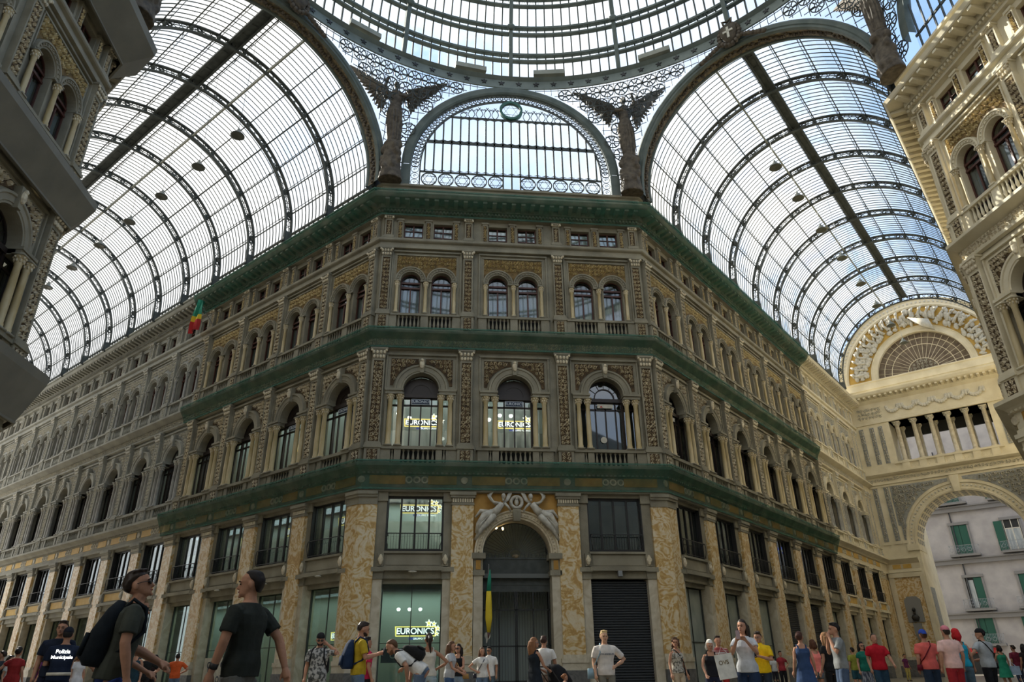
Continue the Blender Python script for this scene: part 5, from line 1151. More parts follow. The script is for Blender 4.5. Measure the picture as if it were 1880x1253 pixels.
# ------------------------------------------------------------------ people
def cmat(col, rough=.85): 
    k = 'c_%03d_%03d_%03d' % tuple(int(c*500) for c in col)
    if k not in M: mat(k, col, rough, col2=tuple(min(1, c*1.25+.003) for c in col), scale=9, bump=.15, bscale=18, spec=.2)
    return k
SKIN = [(.42, .22, .14), (.50, .29, .19), (.34, .17, .10)]
def vox(o, s): md = o.modifiers.new('surface', 'REMESH'); md.mode = 'VOXEL'; md.voxel_size = s; md.use_smooth_shade = True
def to_mesh_now(o):
    pass
FZ = .51
def person(px, d, h, face, label, sex='m', skin=0, hair=('short', (.02, .014, .01)), top=('tee', (.1, .1, .1)), bot=('pants', (.05, .07, .12)), L='down', Rr='down', lean=0, glasses=None, hat=None, stride=0, tilt=0, extra=None, turn=0, fine=False):
    # place on the floor along the viewing ray of image column px at distance d
    yy = d if d > 900 else 1225; X = (px-940)/F_PX; Y = (626.5-yy)/F_PX; dr_ = _ri*X+_ui*Y+_f
    if d > 900: tt = (FZ+h-CAM.z)/dr_.z; loc = CAM+dr_*tt; d = (Vector((loc.x, loc.y, 0))-Vector((CAM.x, CAM.y, 0))).length; loc.z = FZ
    else: dr_.z = 0; dr_.normalize(); loc = CAM+dr_*d; loc.z = FZ
    root = empty('person', loc, R(face), label, 'person'); S = h/1.75; root.scale = (S, S, S); V = .0075 if fine else (.010 if d < 13 else (.013 if d < 20 else .018))
    fe = sex == 'f'; sh = .165 if fe else .208; hp = .095
    ln = R(lean); H0 = Vector((0, 0, .95))
    def up(p): p = Vector(p)-H0; return Vector((p.x, p.y*cos(ln)+p.z*sin(ln), -p.y*sin(ln)+p.z*cos(ln)))+H0 if lean else Vector(p)+H0
    POSE = {'down': ((.235, -.03, 1.13), (.245, .06, .88)), 'hip': ((.44, -.10, 1.16), (.20, .06, 1.04)), 'phone': ((.24, .06, 1.13), (.07, .33, 1.20)), 'phonehi': ((.25, .14, 1.17), (.08, .36, 1.38)), 'mouth': ((.24, .14, 1.16), (.06, .16, 1.46)),
            'neck': ((.42, .10, 1.35), (.17, .02, 1.52)), 'swing': ((.26, .10, 1.15), (.27, .30, .97)), 'back': ((.26, -.16, 1.17), (.27, -.26, .93)), 'fwd': ((.25, .1, 1.14), (.12, .34, 1.05)), 'out': ((.36, -.02, 1.2), (.52, .15, 1.06)), 'bag': ((.25, -.02, 1.14), (.30, .2, 1.02)), 'low': ((.26, .06, 1.15), (.2, .25, .95)), 'hang': ((.25, .02, 1.14), (.24, .12, .9)), 'low2': ((.22, .14, 1.1), (.12, .38, 1.0))}
    arms = []
    for s, nm in ((-1, L), (1, Rr)):
        e_, w_ = POSE[nm]; A = up((s*sh, 0, 1.385)); E_ = up((s*(e_[0]-.195+sh), e_[1], e_[2])); W = up((s*w_[0], w_[1], w_[2]))
        if lean > 30: W = Vector((s*.12, W.y*.8+.1, W.z+.05))
        arms.append((s, A, E_, W))
    st = stride; legs = []
    for s in (-1, 1):
        f_ = st*s; K = Vector((s*.1, .04+f_*.5, .5)); A = Vector((s*.105, -.02+f_, .09+(.06 if f_ < 0 else 0))); legs.append((s, Vector((s*hp, 0, .92)), K, A))
    mb = MB().m('c')if False else MB()
    sk = cmat(SKIN[skin], .65); mb.m(sk)
    tr = [(.80, .10, .08), (.88, .165 if not fe else .172, .105), (.97, .165 if not fe else .165, .11), (1.07, .148 if not fe else .122, .10), (1.17, .155 if not fe else .13, .108), (1.28, .192 if not fe else .152, .118+(.02 if fe else 0)), (1.36, .200 if not fe else .152, .108), (1.42, .122 if not fe else .105, .085), (1.455, .09, .07), (1.48, .06, .058)]
    def tors(z0, z1, g, gz=0): 
        r_ = []
        for z, a, b_ in tr:
            if z0-.001 <= z <= z1+.001: r_.append((z, a+g, b_+g, -(b_*.92+g), 0))
        return r_
    def itp(z):
        for (za, a, b_), (zb, c, d_) in zip(tr, tr[1:]):
            if za <= z <= zb: t_ = (z-za)/(zb-za); return a+(c-a)*t_, b_+(d_-b_)*t_
        return tr[-1][1:]
    def torso(m_, z0, z1, g, flare=0):
        zs = [z0]+[z for z, _, _ in tr if z0+.02 < z < z1-.02]+[z1]; r_ = []
        for z in zs: a, b_ = itp(z); q = g+flare*max(0, (1.1-z)); r_.append((z, a+q, b_+q, -(b_*.92+q), 0))
        m_.loft(r_, 18, 2.3, up)
    torso(mb, .80, 1.48, 0)
    for s, A, E_, W in arms:
        mb.tube([up((s*.05, 0, 1.39)), A+Vector((-s*.02, 0, -.02)), A.lerp(E_, .35), E_, E_.lerp(W, .3), W], [.035, .050 if not fe else .05, .05 if not fe else .041, .042 if not fe else .036, .043 if not fe else .036, .028 if not fe else .024], 10)
        dv = (W-E_).normalized(); sd_ = Vector((s, 0, 0)); sd_ = (sd_-dv*sd_.dot(dv)).normalized(); fw = dv.cross(sd_)*s
        palm = W+dv*.05; mb.tube([W, W+dv*.03, palm, W+dv*.09], [.026, .034, .038, .034], 8)
        curl = .5 if (nm_ := (L if s < 0 else Rr)) in ('down', 'swing', 'back') else 1.1
        inn = -sd_ if nm_ in ('down', 'swing', 'back', 'bag') else fw*s*-1
        ax = fw if nm_ in ('down', 'swing', 'back', 'bag') else sd_
        for q, (o_, ln_) in enumerate(((-.028, .062), (-.010, .075), (.010, .070), (.027, .055))):
            b0 = W+dv*.085+ax*o_; b1 = b0+dv*ln_*.5+inn*.012*curl; b2 = b1+(dv*(1-.5*curl)+inn*curl*.9).normalized()*ln_*.45; mb.tube([b0-dv*.02, b0, b1, b2], [.011, .010, .009, .007], 6)
        t0 = W+dv*.03+ax*(-.03); mb.tube([t0, t0-ax*.022+dv*.03+inn*.012, t0-ax*.022+dv*.06+inn*.03], [.014, .011, .009], 6)
    for s, Hh, K, A in legs:
        mb.tube([Hh+Vector((0, 0, .03)), Hh.lerp(K, .3), K, K.lerp(A, .3)+Vector((0, -.02, 0)), A.lerp(K, .15), A], [.09 if not fe else .092, .082, .056, .056 if not fe else .05, .04, .036], 10)
        mb.tube([A+Vector((0, -.04, -.045)), A+Vector((0, .04, -.05)), A+Vector((s*.01, .14, -.065)), A+Vector((s*.01, .2, -.07))], [.038, .04, .034, .02], 8)
    # neck and head (head frame: turned and tilted)
    hb = up((0, .015, 1.50)); rot = Matrix.Rotation(R(turn), 3, 'Z') @ Matrix.Rotation(R(-tilt-lean*.6), 3, 'X')
    def hd(p): return hb+rot @ Vector(p)
    mb.tube([up((0, -.01, 1.42)), hb+Vector((0, -.005, .03)), hd((0, -.01, .08))], [.062 if not fe else .052, .056 if not fe else .047, .052 if not fe else .045], 10)
    HR = [(.015, .030, .085, .02), (.035, .050, .098, -.02), (.07, .064, .097, -.075), (.11, .070, .093, -.096), (.145, .074, .096, -.105), (.185, .071, .090, -.104), (.215, .058, .066, -.086), (.238, .032, .03, -.05), (.245, .01, 0, -.02)]
    mb.loft([(z, a, yf, yb, 0) for z, a, yf, yb in HR], 18, 2.1, hd)
    mb.tube([hd((0, .088, .135)), hd((0, .106, .105)), hd((0, .118, .088)), hd((0, .095, .078))], [.008, .012, .015, .008], 6)
    mb.ell(hd((0, .09, .02)), (.02, .016, .014), 8, 5); mb.ell(hd((0, .093, .146)), (.05, .012, .01), 8, 5, rot)
    for s in (-1, 1): mb.ell(hd((s*.079, -.012, .11)), (.014, .022, .034), 8, 6, rot)
    o = link('body', mb.mesh('body', True), root); vox(o, V)
    if d < 20:
        m2 = MB().m('c_eye') if 'c_eye' in M else MB().m(cmat((.03, .02, .015), .3))
        if abs(turn+0) < 400:
            for s in (-1, 1): m2.ell(hd((s*.031, .088, .122)), (.012, .010, .006), 8, 5, rot)
            link('eyes', m2.mesh('eyes', True), root); m2 = MB().m(cmat(hair[1], .6))
            for s in (-1, 1): m2.tube([hd((s*.014, .104, .142)), hd((s*.032, .103, .148)), hd((s*.05, .088, .143))], .0045, 5)
            link('eyebrows', m2.mesh('eyebrows', True), root)
            m2 = MB().m(cmat((.33, .11, .09), .5)); m2.tube([hd((-.022, .093, .056)), hd((0, .102, .057)), hd((.022, .093, .056))], [.004, .008, .004], 6); link('lips', m2.mesh('lips', True), root)
    # hair
    kind, hc = hair; m3 = MB().m(cmat(hc, .95))
    if kind != 'none':
        k = 1.0 if kind != 'buzz' else .96
        m3.loft([(.055 if kind != 'short' else .075, .050, -.058, -.085, 0), (.10, .077*k, -.03, -.115*k, 0), (.14, .083*k, -.012, -.124*k, 0), (.168, .084*k, .045, -.124*k, 0), (.19, .078*k, .086 if kind != 'buzz' else .06, -.114*k, 0), (.225, .064*k, .06, -.098*k, 0), (.252*k, .040, .045, -.065, 0), (.262*k, .01, .0, -.02, 0)], 18, 2.1, hd)
        if kind == 'short' and hat is None: [m3.ell(hd((.05*sin(q*2.4), .02+.045*cos(q*1.7), .235)), (.028, .03, .018), 6, 4, rot) for q in range(9)]
        if kind in ('long', 'longer'):
            zl = -.14 if kind == 'long' else -.26
            for s in (-1, 1): m3.tube([hd((s*.065, -.02, .17)), hd((s*.088, -.02, .06)), hd((s*.09, -.03, -.04)), hd((s*.075, -.03, zl))], [.03, .036, .036, .016], 8)
            m3.tube([hd((0, -.09, .16)), hd((0, -.11, .03)), hd((0, -.10, -.06)), hd((0, -.09, zl))], [.06, .075, .075, .04], 10); 
            for s in (-1, 1): m3.tube([hd((s*.05, -.09, .15)), hd((s*.065, -.09, .0)), hd((s*.05, -.08, zl+.02))], [.05, .05, .03], 8)
        if kind == 'pony': m3.tube([hd((0, -.10, .17)), hd((0, -.16, .13)), hd((0, -.17, .02)), hd((0.03, -.14, -.16))], [.04, .04, .038, .012], 8)
        if kind == 'bun': m3.ell(hd((0, -.12, .15)), (.06, .055, .055), 10, 7)
        if kind == 'curly':
            rn = random.Random(px)
            for i in range(34): a = rn.uniform(0, 6.28); z = rn.uniform(.02, .25); q = .085 if z < .2 else .06; y_ = q*1.15*sin(a)-.02; 
            for i in range(46):
                a = rn.uniform(0, 6.28); z = rn.uniform(.0, .25); q = .09 if z < .19 else .06; x_, y_ = q*cos(a), q*1.2*sin(a)-.02
                if y_ > .045 and z < .18: continue
                m3.ell(hd((x_, y_, z)), (.03, .03, .03), 6, 4)
        if kind == 'bob':
            for s in (-1, 1): m3.tube([hd((s*.06, -.03, .17)), hd((s*.086, -.02, .07)), hd((s*.075, -.01, .0))], [.03, .036, .022], 8)
            m3.tube([hd((0, -.08, .17)), hd((0, -.1, .05)), hd((0, -.08, .0))], [.07, .08, .05], 10)
        if kind == 'beard': 
            pass
        o = link('hair', m3.mesh('hair', True), root); vox(o, max(V, .009))
    if extra and 'beard' in extra:
        m3 = MB().m(cmat(tuple(min(1, c*1.3) for c in hc), .8)); m3.loft([(.008, .032, .092, .02, 0), (.03, .054, .104, -.01, 0), (.055, .067, .1, -.02, 0), (.075, .071, .07, -.03, 0)], 16, 2.1, hd); o = link('beard', m3.mesh('beard', True), root); vox(o, max(V, .009))
    if glasses:
        m3 = MB().m('iron_dark' if glasses == 'dark' else 'steel')
        for s in (-1, 1):
            if glasses == 'dark': m3.ell(hd((s*.033, .102, .12)), (.028, .008, .021), 10, 6, rot)
            else: m3.tube([hd((s*.033+.024*cos(q*.7), .104, .12+.019*sin(q*.7))) for q in range(9)], .002, 4, closed=True)
            m3.tube([hd((s*.06, .098, .125)), hd((s*.077, .05, .128)), hd((s*.08, -.01, .125))], .004, 4)
        m3.tube([hd((-.01, .108, .125)), hd((.01, .108, .125))], .003, 4); link('glasses', m3.mesh('glasses', True), root)
    if hat:
        hk, hcol = hat; m3 = MB().m(cmat(hcol)); m3.loft([(.155, .086, .104, -.122, 0), (.19, .087, .106, -.124, 0), (.235, .07, .08, -.095, 0), (.262, .035, .04, -.05, 0), (.268, .01, .01, -.02, 0)], 18, 2.1, hd)
        if hk == 'cap': m3.loft([(.158, .07, .19, .05, 0), (.168, .068, .185, .05, 0)], 16, 2.2, hd)
        if hk == 'back': m3.loft([(.15, .065, -.08, -.19, 0), (.16, .062, -.08, -.185, 0)], 16, 2.2, hd)
        if hk == 'scarf': m3.tube([hd((0, -.1, .15)), hd((0, -.12, .05)), hd((0, -.1, -.04))], [.07, .07, .04], 8)
        o = link('hat', m3.mesh('hat', True), root); vox(o, max(V, .009))
    # clothes
    tk, tc_ = top[0], top[1]; m4 = MB().m(tc_ if isinstance(tc_, str) else cmat(tc_))
    z0 = {'tee': .86, 'polo': .85, 'tank': .90, 'crop': 1.02, 'dress': .9, 'blouse': .86, 'long': .84}[tk]; z1 = 1.46 if tk not in ('tank', 'dress') else 1.37
    torso(m4, z0, z1, .022, .06 if tk in ('tee', 'polo', 'blouse') else 0)
    if tk == 'dress': m4.loft([(.52, .27, .24, -.22, 0), (.75, .22, .19, -.17, 0), (.93, .185, .13, -.12, 0)], 20)
    for s, A, E_, W in arms:
        if tk in ('tee', 'polo', 'blouse'):
            f_ = .72 if not fe else .5; m4.tube([up((s*.06, 0, 1.415)), A+Vector((-s*.012, 0, -.012)), A.lerp(E_, f_*.5), A.lerp(E_, f_)], [.052, .074 if not fe else .062, .070 if not fe else .06, .072 if not fe else .062], 12)
        elif tk == 'long': m4.tube([up((s*.09, 0, 1.40)), A, E_, W], [.068, .075, .056, .04], 10)
        else: m4.tube([up((s*.085, .085, 1.33)), up((s*.10, .03, 1.455)), up((s*.10, -.05, 1.44)), up((s*.07, -.1, 1.30))], .021, 6)
    if tk == 'polo': m4.tube([hb+Vector((.06*cos(q*.63), .06*sin(q*.63)-.005, -.01)) for q in range(10)], .014, 6, closed=True)
    o = link({'tee': 'shirt', 'polo': 'polo_shirt', 'tank': 'tank_top', 'crop': 'tank_top', 'dress': 'dress', 'blouse': 'blouse', 'long': 'jacket'}[tk], m4.mesh('shirt', True), root); vox(o, V)
    bk, bc = bot
    if tk != 'dress' or bk != 'none':
        m5 = MB().m(cmat(bc) if not isinstance(bc, str) else bc); torso(m5, .81, 1.02, .011)
        for s, Hh, K, A in legs:
            if bk == 'shorts': E2 = Hh.lerp(K, .92); m5.tube([Hh+Vector((0, 0, -.06)), Hh.lerp(K, .4), E2], [.104, .1, .092], 12)
            elif bk == 'minis': m5.tube([Hh+Vector((0, 0, -.06)), Hh.lerp(K, .4)], [.106, .103], 12)
            elif bk == 'wide': m5.tube([Hh+Vector((0, 0, -.06)), K, A+Vector((0, 0, -.02))], [.105, .1, .12], 12)
            elif bk == 'pants': m5.tube([Hh+Vector((0, 0, -.06)), Hh.lerp(K, .4), K, A+Vector((0, 0, .0))], [.102, .094, .072, .056], 12)
        o = link({'shorts': 'shorts', 'minis': 'shorts', 'wide': 'trousers', 'pants': 'trousers', 'skirt': 'skirt'}.get(bk, 'trousers'), m5.mesh('trousers', True), root); vox(o, V)
    m6 = MB().m(cmat((.06, .055, .05)) if extra is None or 'whiteshoes' not in extra else cmat((.6, .6, .58)))
    for s, Hh, K, A in legs: m6.loft([(.0, .048, .13, -.13, 0), (.03, .05, .13, -.13, 0), (.07, .042, .06, -.12, 0), (.085, .035, .0, -.1, 0)], 14, 2.2, lambda v, A=A, s=s: Vector((v.x+A.x, v.y*1.05+A.y+.06, v.z+max(0, A.z-.09))))
    o = link('shoes', m6.mesh('shoes', True), root)
    root['hd'] = 0; del root['hd']
    P = {'root': root, 'S': S, 'up': up, 'hd': hd, 'arms': arms}
    return P
def held(nm, P, b, lab, cat, smooth=True, vx=None):
    """a thing carried by a person: top-level, standing where the person's own frame puts it"""
    rt = P['root']; o = link(nm, b.mesh(nm, smooth)); o.location = rt.location; o.rotation_euler = rt.rotation_euler; o.scale = rt.scale; tag(o, lab, cat)
    if vx: vox(o, vx)
    return o
def backpack(P, col, lab, z=1.2, w=.16, dy=-.22, hh=.24):
    b = MB().m(cmat(col)); up = P['up']
    b.loft([(z-hh, w*.85, dy+.10, dy-.06, 0), (z-hh*.8, w, dy+.11, dy-.1, 0), (z, w, dy+.11, dy-.09, 0), (z+hh*.7, w*.9, dy+.10, dy-.03, 0), (z+hh, w*.6, dy+.09, dy+.02, 0)], 16, 3, up)
    b.loft([(z-hh*.75, w*.7, dy-.08, dy-.13, 0), (z-.02, w*.7, dy-.08, dy-.12, 0)], 12, 3, up)
    for s in (-1, 1): b.tube([up((s*.10, dy+.1, z+hh*.8)), up((s*.115, -.03, 1.485)), up((s*.125, .09, 1.43)), up((s*.15, .13, 1.25)), up((s*.17, .02, 1.1)), up((s*.13, dy+.1, z-hh*.7))], .017, 5)
    return held('backpack', P, b, lab, 'backpack')
def strap_bag(P, col, lab, side=1, big=.1):
    b = MB().m(cmat(col)); up = P['up']; s = side
    b.tube([up((-s*.10, .0, 1.49)), up((-s*.03, .14, 1.36)), up((s*.1, .15, 1.15)), up((s*.2, .06, .98)), up((s*.12, -.14, 1.15)), up((-s*.06, -.13, 1.38)), up((-s*.10, -.02, 1.49))], .013, 5)
    b.loft([(.84, big, .06, -.03, s*.24), (.97, big*.9, .055, -.03, s*.23)], 12, 3, up); return held('shoulder_bag', P, b, lab, 'bag')
def phone(P, lab, side=1, col=(.02, .02, .03)):
    W = P['arms'][0 if side < 0 else 1][3]; E_ = P['arms'][0 if side < 0 else 1][2]; dv = (W-E_).normalized(); c = W+dv*.12
    b = MB().m(cmat(col, .3)); b.add([(c.x-.036, c.y-.0, c.z-.05), (c.x+.036, c.y-.0, c.z-.05), (c.x+.036, c.y+.012, c.z-.05), (c.x-.036, c.y+.012, c.z-.05), (c.x-.036, c.y+.03, c.z+.09), (c.x+.036, c.y+.03, c.z+.09), (c.x+.036, c.y+.042, c.z+.09), (c.x-.036, c.y+.042, c.z+.09)], [(0, 3, 2, 1), (4, 5, 6, 7), (0, 1, 5, 4), (1, 2, 6, 5), (2, 3, 7, 6), (3, 0, 4, 7)])
    return held('phone', P, b, lab, 'phone', False)
BK, DK, BR, LB, BL = (.016, .013, .012), (.03, .02, .015), (.10, .05, .025), (.22, .12, .06), (.55, .40, .2)
JN, NV, WH = (.10, .15, .22), (.015, .022, .05), (.62, .60, .56)
# facing: 0 looks away from the viewer (+y), 180 looks at the viewer, 90 looks to the left of the photo, -90 to the right
p = person(468, 1047, 1.83, 68, 'man in a charcoal T-shirt and grey trousers striding left in the foreground', hair=('buzz', BK), top=('tee', (.022, .026, .022)), bot=('pants', (.11, .11, .10)), L='hang', Rr='back', stride=.16, turn=22, fine=True, extra='stubble')
b = MB().m('iron_dark').tube([p['arms'][0][3].lerp(p['arms'][0][2], .12), p['arms'][0][3].lerp(p['arms'][0][2], .3)], .037, 10); held('wrist_band', p, b, 'wide black band on the wrist of the charcoal T-shirt man', 'band')
p = person(207, 7.4, 1.80, -68, 'young man in sunglasses and dark grey T-shirt carrying a big backpack at lower left', hair=('short', DK), top=('tee', (.045, .05, .04)), bot=('pants', (.02, .04, .16)), L='fwd', Rr='hang', lean=9, glasses='dark', stride=.15, fine=True, tilt=-22, turn=-12)
backpack(p, (.008, .012, .016), 'big black backpack with teal straps on the young man in sunglasses', 1.2, .16, -.17, .26)
person(208, 8.6, 1.68, -60, 'person with long light brown curls mostly hidden behind the backpack man', 'f', hair=('longer', (.16, .10, .05)), top=('tee', (.05, .06, .05)), bot=('pants', (.03, .05, .15)), L='fwd', lean=10)
p = person(128, 1153, 1.73, 20, 'police officer from behind in a navy shirt lettered Polizia Municipale', hair=('short', BK), top=('tee', (.008, .014, .032)), bot=('pants', (.008, .012, .03)), L='phone', Rr='out', hat=('plain', (.01, .012, .02)))
b = MB().m(cmat((.55, .5, .4))); b.loft([(.95, .197, .142, -.137, 0), (1.0, .195, .142, -.137, 0)], 18, 2.3); held('belt', p, b, 'white leather belt round the waist of the police officer', 'belt')
tr_ = text('lettering', 'Polizia', .09, .002, 'sign_white', p['root'], 0, -.165, 1.34); tr_2 = text('lettering', 'Municipale', .08, .002, 'sign_white', p['root'], 0, -.16, 1.245)  # shirt print given the lit sign's emission, so its letters glow
person(98, 16.2, 1.86, 190, 'second police officer in dark navy facing the viewer behind his lettered colleague', hair=('short', DK), top=('tee', (.01, .015, .03)), bot=('pants', (.01, .012, .03)))
person(152, 1195, 1.5, 60, 'stooping person in a white shirt behind the police officers', 'f', hair=('bob', LB), top=('tee', (.5, .48, .47)), bot=('pants', (.2, .16, .12)), lean=12)
person(37, 1188, 1.62, 10, 'woman in a red blouse and black skirt-like shorts walking away at the left edge', 'f', hair=('bun', BK), top=('blouse', (.25, .02, .02)), bot=('minis', (.01, .01, .012)), L='out')
person(8, 1196, 1.62, 90, 'guest in a dark jacket at the very left edge', 'm', hair=('short', DK), top=('long', (.03, .04, .05)))
person(22, 1204, 1.5, -90, 'guest in a white top sitting among the tables near the left edge', 'f', hair=('bob', DK), top=('tee', (.4, .38, .36)))
person(80, 1196, 1.55, 120, 'guest in a purple top between the menu boards and the police officers', 'f', hair=('long', DK), top=('tee', (.12, .03, .10)))
person(255, 1187, 1.62, 170, 'woman in a dark teal sleeveless dress, leftmost of the trio under the left wing', 'f', hair=('bun', LB), top=('dress', (.015, .04, .055)), bot=('none', BK))
person(273, 1198, 1.62, 180, 'man in all black in the middle of the trio under the left wing', 'm', hair=('short', BK), top=('tee', (.012, .012, .012)), bot=('pants', (.012, .012, .012)), L='hip')
person(287, 1203, 1.56, 150, 'woman in black, rightmost of the trio under the left wing', 'f', hair=('long', BK), top=('blouse', (.02, .012, .014)), bot=('pants', (.015, .012, .014)), L='fwd')
person(328, 1200, 1.66, 10, 'man in an orange and black shirt beside the poster', hair=('buzz', BK), top=('tee', (.55, .09, .02)), bot=('shorts', JN), L='hip', Rr='hip')
if 'camo' not in M:
    mat('camo', (.07, .075, .075), .9, col2=(.42, .42, .41), scale=16, lo=.45, hi=.55)
    mat('flower_cloth', (.12, .11, .09), .9, col2=(.50, .47, .40), scale=22, lo=.4, hi=.55)
    mat('stripe_cloth', (.5, .46, .44), .9, col2=(.30, .05, .05), scale=14, lo=.48, hi=.52, stretch=(.1, .1, 3))
    mat('wide_print', (.05, .06, .09), .9, col2=(.35, .36, .38), scale=12, lo=.45, hi=.6, stretch=(3, 3, .4))
p = person(590, 1163, 1.66, 170, 'bearded man in patterned grey T-shirt, sunglasses and black cap, hand at his neck', hair=('short', BK), top=('tee', 'camo'), bot=('shorts', 'camo'), L='neck', Rr='down', glasses='dark', hat=('back', (.012, .012, .014)), extra='beard', turn=18, tilt=14)
backpack(p, (.015, .015, .018), 'black backpack worn by the bearded man in the black cap')
p = person(664, 1142, 1.8, -72, 'bearded man in a mustard T-shirt looking at his phone by the corner pier', hair=('short', DK), top=('tee', (.42, .29, .02)), bot=('pants', JN), L='phone', Rr='phone', extra='beard', tilt=12)
backpack(p, (.012, .025, .06), 'navy backpack worn by the man in the mustard T-shirt'); phone(p, 'phone in the hands of the man in the mustard T-shirt')
person(674, 1170, 1.62, -60, 'person in a crimson and black T-shirt half hidden behind the mustard T-shirt man', hair=('short', BK), top=('tee', (.45, .02, .07)), bot=('pants', (.01, .01, .015)))
p = person(772, 14.3, 1.78, 80, 'man in a white T-shirt bending forward before the lit shop window', hair=('buzz', BR), top=('tee', WH), bot=('pants', (.10, .14, .2)), lean=58, L='low', Rr='low', extra='beard')
backpack(p, (.012, .012, .012), 'black backpack on the bending man in the white T-shirt', 1.22, .15, -.2, .2)
person(788, 1163, 1.64, 8, 'woman with a dark ponytail in a white racerback top and pale denim seen from behind', 'f', skin=2, hair=('pony', DK), top=('tank', (.60, .55, .46)), bot=('pants', (.33, .40, .42)), L='out', Rr='hip')
p = person(826, 1178, 1.6, -110, 'woman in a grey T-shirt and jeans with long dark hair leaning to her friend', 'f', hair=('long', BR), top=('tee', (.42, .43, .44)), bot=('pants', (.05, .10, .2)), L='fwd', Rr='low2', lean=4)
p = person(842, 1183, 1.57, 150, 'woman in a black top and denim shorts with sunglasses pushed up', 'f', hair=('long', BK), top=('tank', (.012, .012, .014)), bot=('minis', (.20, .27, .34)), L='fwd', Rr='fwd', glasses='dark'); strap_bag(p, (.34, .20, .07), 'tan shoulder bag of the woman in denim shorts', -1, .12)
p = person(885, 1189, 1.55, 190, 'woman in a white T-shirt with a thin cross strap beside the portal gate', 'f', hair=('long', BR), top=('tee', WH), bot=('pants', JN), L='down', Rr='hip'); strap_bag(p, (.02, .02, .03), 'thin black crossbody strap bag of the woman by the gate', 1, .06)
person(898, 1188, 1.6, 170, 'man in a white polo shirt leaning to the woman beside the portal gate', hair=('short', BK), skin=2, top=('polo', WH), bot=('pants', (.06, .09, .11)), glasses='dark', turn=-15)
p = person(980, 1171, 1.62, -55, 'woman with long auburn hair and glasses in a black sleeveless dress pushing a buggy', 'f', hair=('longer', (.20, .09, .04)), top=('dress', (.012, .016, .022)), bot=('none', BK), L='low2', Rr='low2', glasses='thin', turn=-25)
p2 = person(998, 1168, 1.68, -20, 'man in a white T-shirt seen from behind next to the woman with the buggy', hair=('short', (.05, .025, .018)), top=('tee', WH), bot=('pants', (.45, .34, .30)), Rr='hang')
rt = p['root'].location; bug = empty('pushchair', (rt.x+.62, rt.y+.35, FZ), R(-60), 'black pushchair in front of the auburn-haired woman', 'pushchair')
b = MB().m(cmat((.01, .01, .012))); b.loft([(.45, .2, .3, -.2, 0), (.7, .24, .32, -.25, 0), (.95, .22, .1, -.28, 0), (1.05, .12, -.05, -.25, 0)], 14, 2.4); link('seat', b.mesh('seat', True), bug)
b = MB().m('iron_dark'); 
for s in (-1, 1): b.tube([(s*.22, -.45, 1.0), (s*.22, -.1, .6), (s*.22, .35, .12)], .014, 5); b.tube([(s*.22, -.3, .1), (s*.22, 0, .6)], .014, 5)
b.tube([(-.22, -.45, 1.0), (.22, -.45, 1.0)], .018, 6); link('push_frame', b.mesh('push_frame'), bug)
for s in (-1, 1):
    for y in (-.3, .35): link('wheel', MB().m('iron_dark').arc(0, .1, [(.07, -.015), (.1, -.015), (.1, .015), (.07, .015), (.07, -.015)], 0, 2*pi, 14).mesh('wheel'), bug, T3(s*.22, y, 0) @ RZ(pi/2))
person(1036, 15, 0.86, -80, 'small child with reddish hair beside the plinth right of the portal', 'f', hair=('bun', (.25, .10, .04)), top=('tee', (.4, .3, .28)), bot=('shorts', JN))
p = person(1108, 1158, 1.66, 182, 'blond youth in a white T-shirt with one hand on his hip before the roller shutter', 'm', skin=1, hair=('short', BL), top=('tee', (.60, .55, .50)), bot=('pants', (.16, .15, .12)), L='hip', Rr='down')
text('lettering', 'LOS ANGELES', .05, .002, 'sign_back', p['root'], 0, .152, 1.27).matrix_basis = T3(0, .150, 1.27) @ RZ(pi) @ Matrix.Rotation(pi/2, 4, 'X')
b = MB().m(cmat((.25, .36, .42))); b.loft([(.80, .11, .02, -.02, .30), (1.0, .11, .02, -.02, .29)], 12, 4); b.tube([(.28, .0, 1.0), (.14, .13, 1.3), (.1, .0, 1.49), (.13, -.13, 1.3), (.28, -.02, 1.0)], .012, 5); held('tote_bag', p, b, 'light blue bag hanging at the side of the blond youth', 'bag')
p = person(1238, 1171, 1.6, 200, 'woman with curly brown hair, patterned sleeveless blouse and beige trousers by the corner pier', 'f', hair=('curly', (.10, .055, .03)), top=('tank', 'flower_cloth'), bot=('pants', (.40, .32, .22)), turn=-40); strap_bag(p, (.012, .012, .012), 'black shoulder bag of the curly-haired woman', -1, .12)
person(1307, 16.5, 1.47, 170, 'white-haired woman in a black sleeveless top looking down', 'f', hair=('bob', (.65, .62, .56)), top=('tank', (.012, .012, .016)), bot=('pants', (.015, .018, .04)), L='bag', Rr='low', tilt=15)
person(1316, 1168, 1.68, 175, 'person in a red and white striped shirt behind the white-haired woman', hair=('short', DK), top=('tee', 'stripe_cloth'), bot=('pants', (.3, .02, .02)))
p = person(1360, 1138, 1.72, 150, 'tall woman with long dark hair in a white T-shirt photographing with her phone', 'f', hair=('longer', DK), top=('tee', (.50, .52, .55)), bot=('wide', (.015, .03, .07)), L='phonehi', Rr='phonehi', turn=-15, tilt=-4); phone(p, 'phone held up by the tall woman in the white T-shirt', 1, (.45, .35, .40))
b = MB().m(cmat((.62, .61, .56))); b.box(-.14, .16, .34, .46, .77, 1.17); b.tube([(-.08, .40, 1.17), (.0, .40, 1.3), (.08, .40, 1.17)], .006, 4); bag = held('paper_bag', p, b, 'white paper shopping bag lettered OVS hanging from the arm of the photographing woman', 'bag', False)
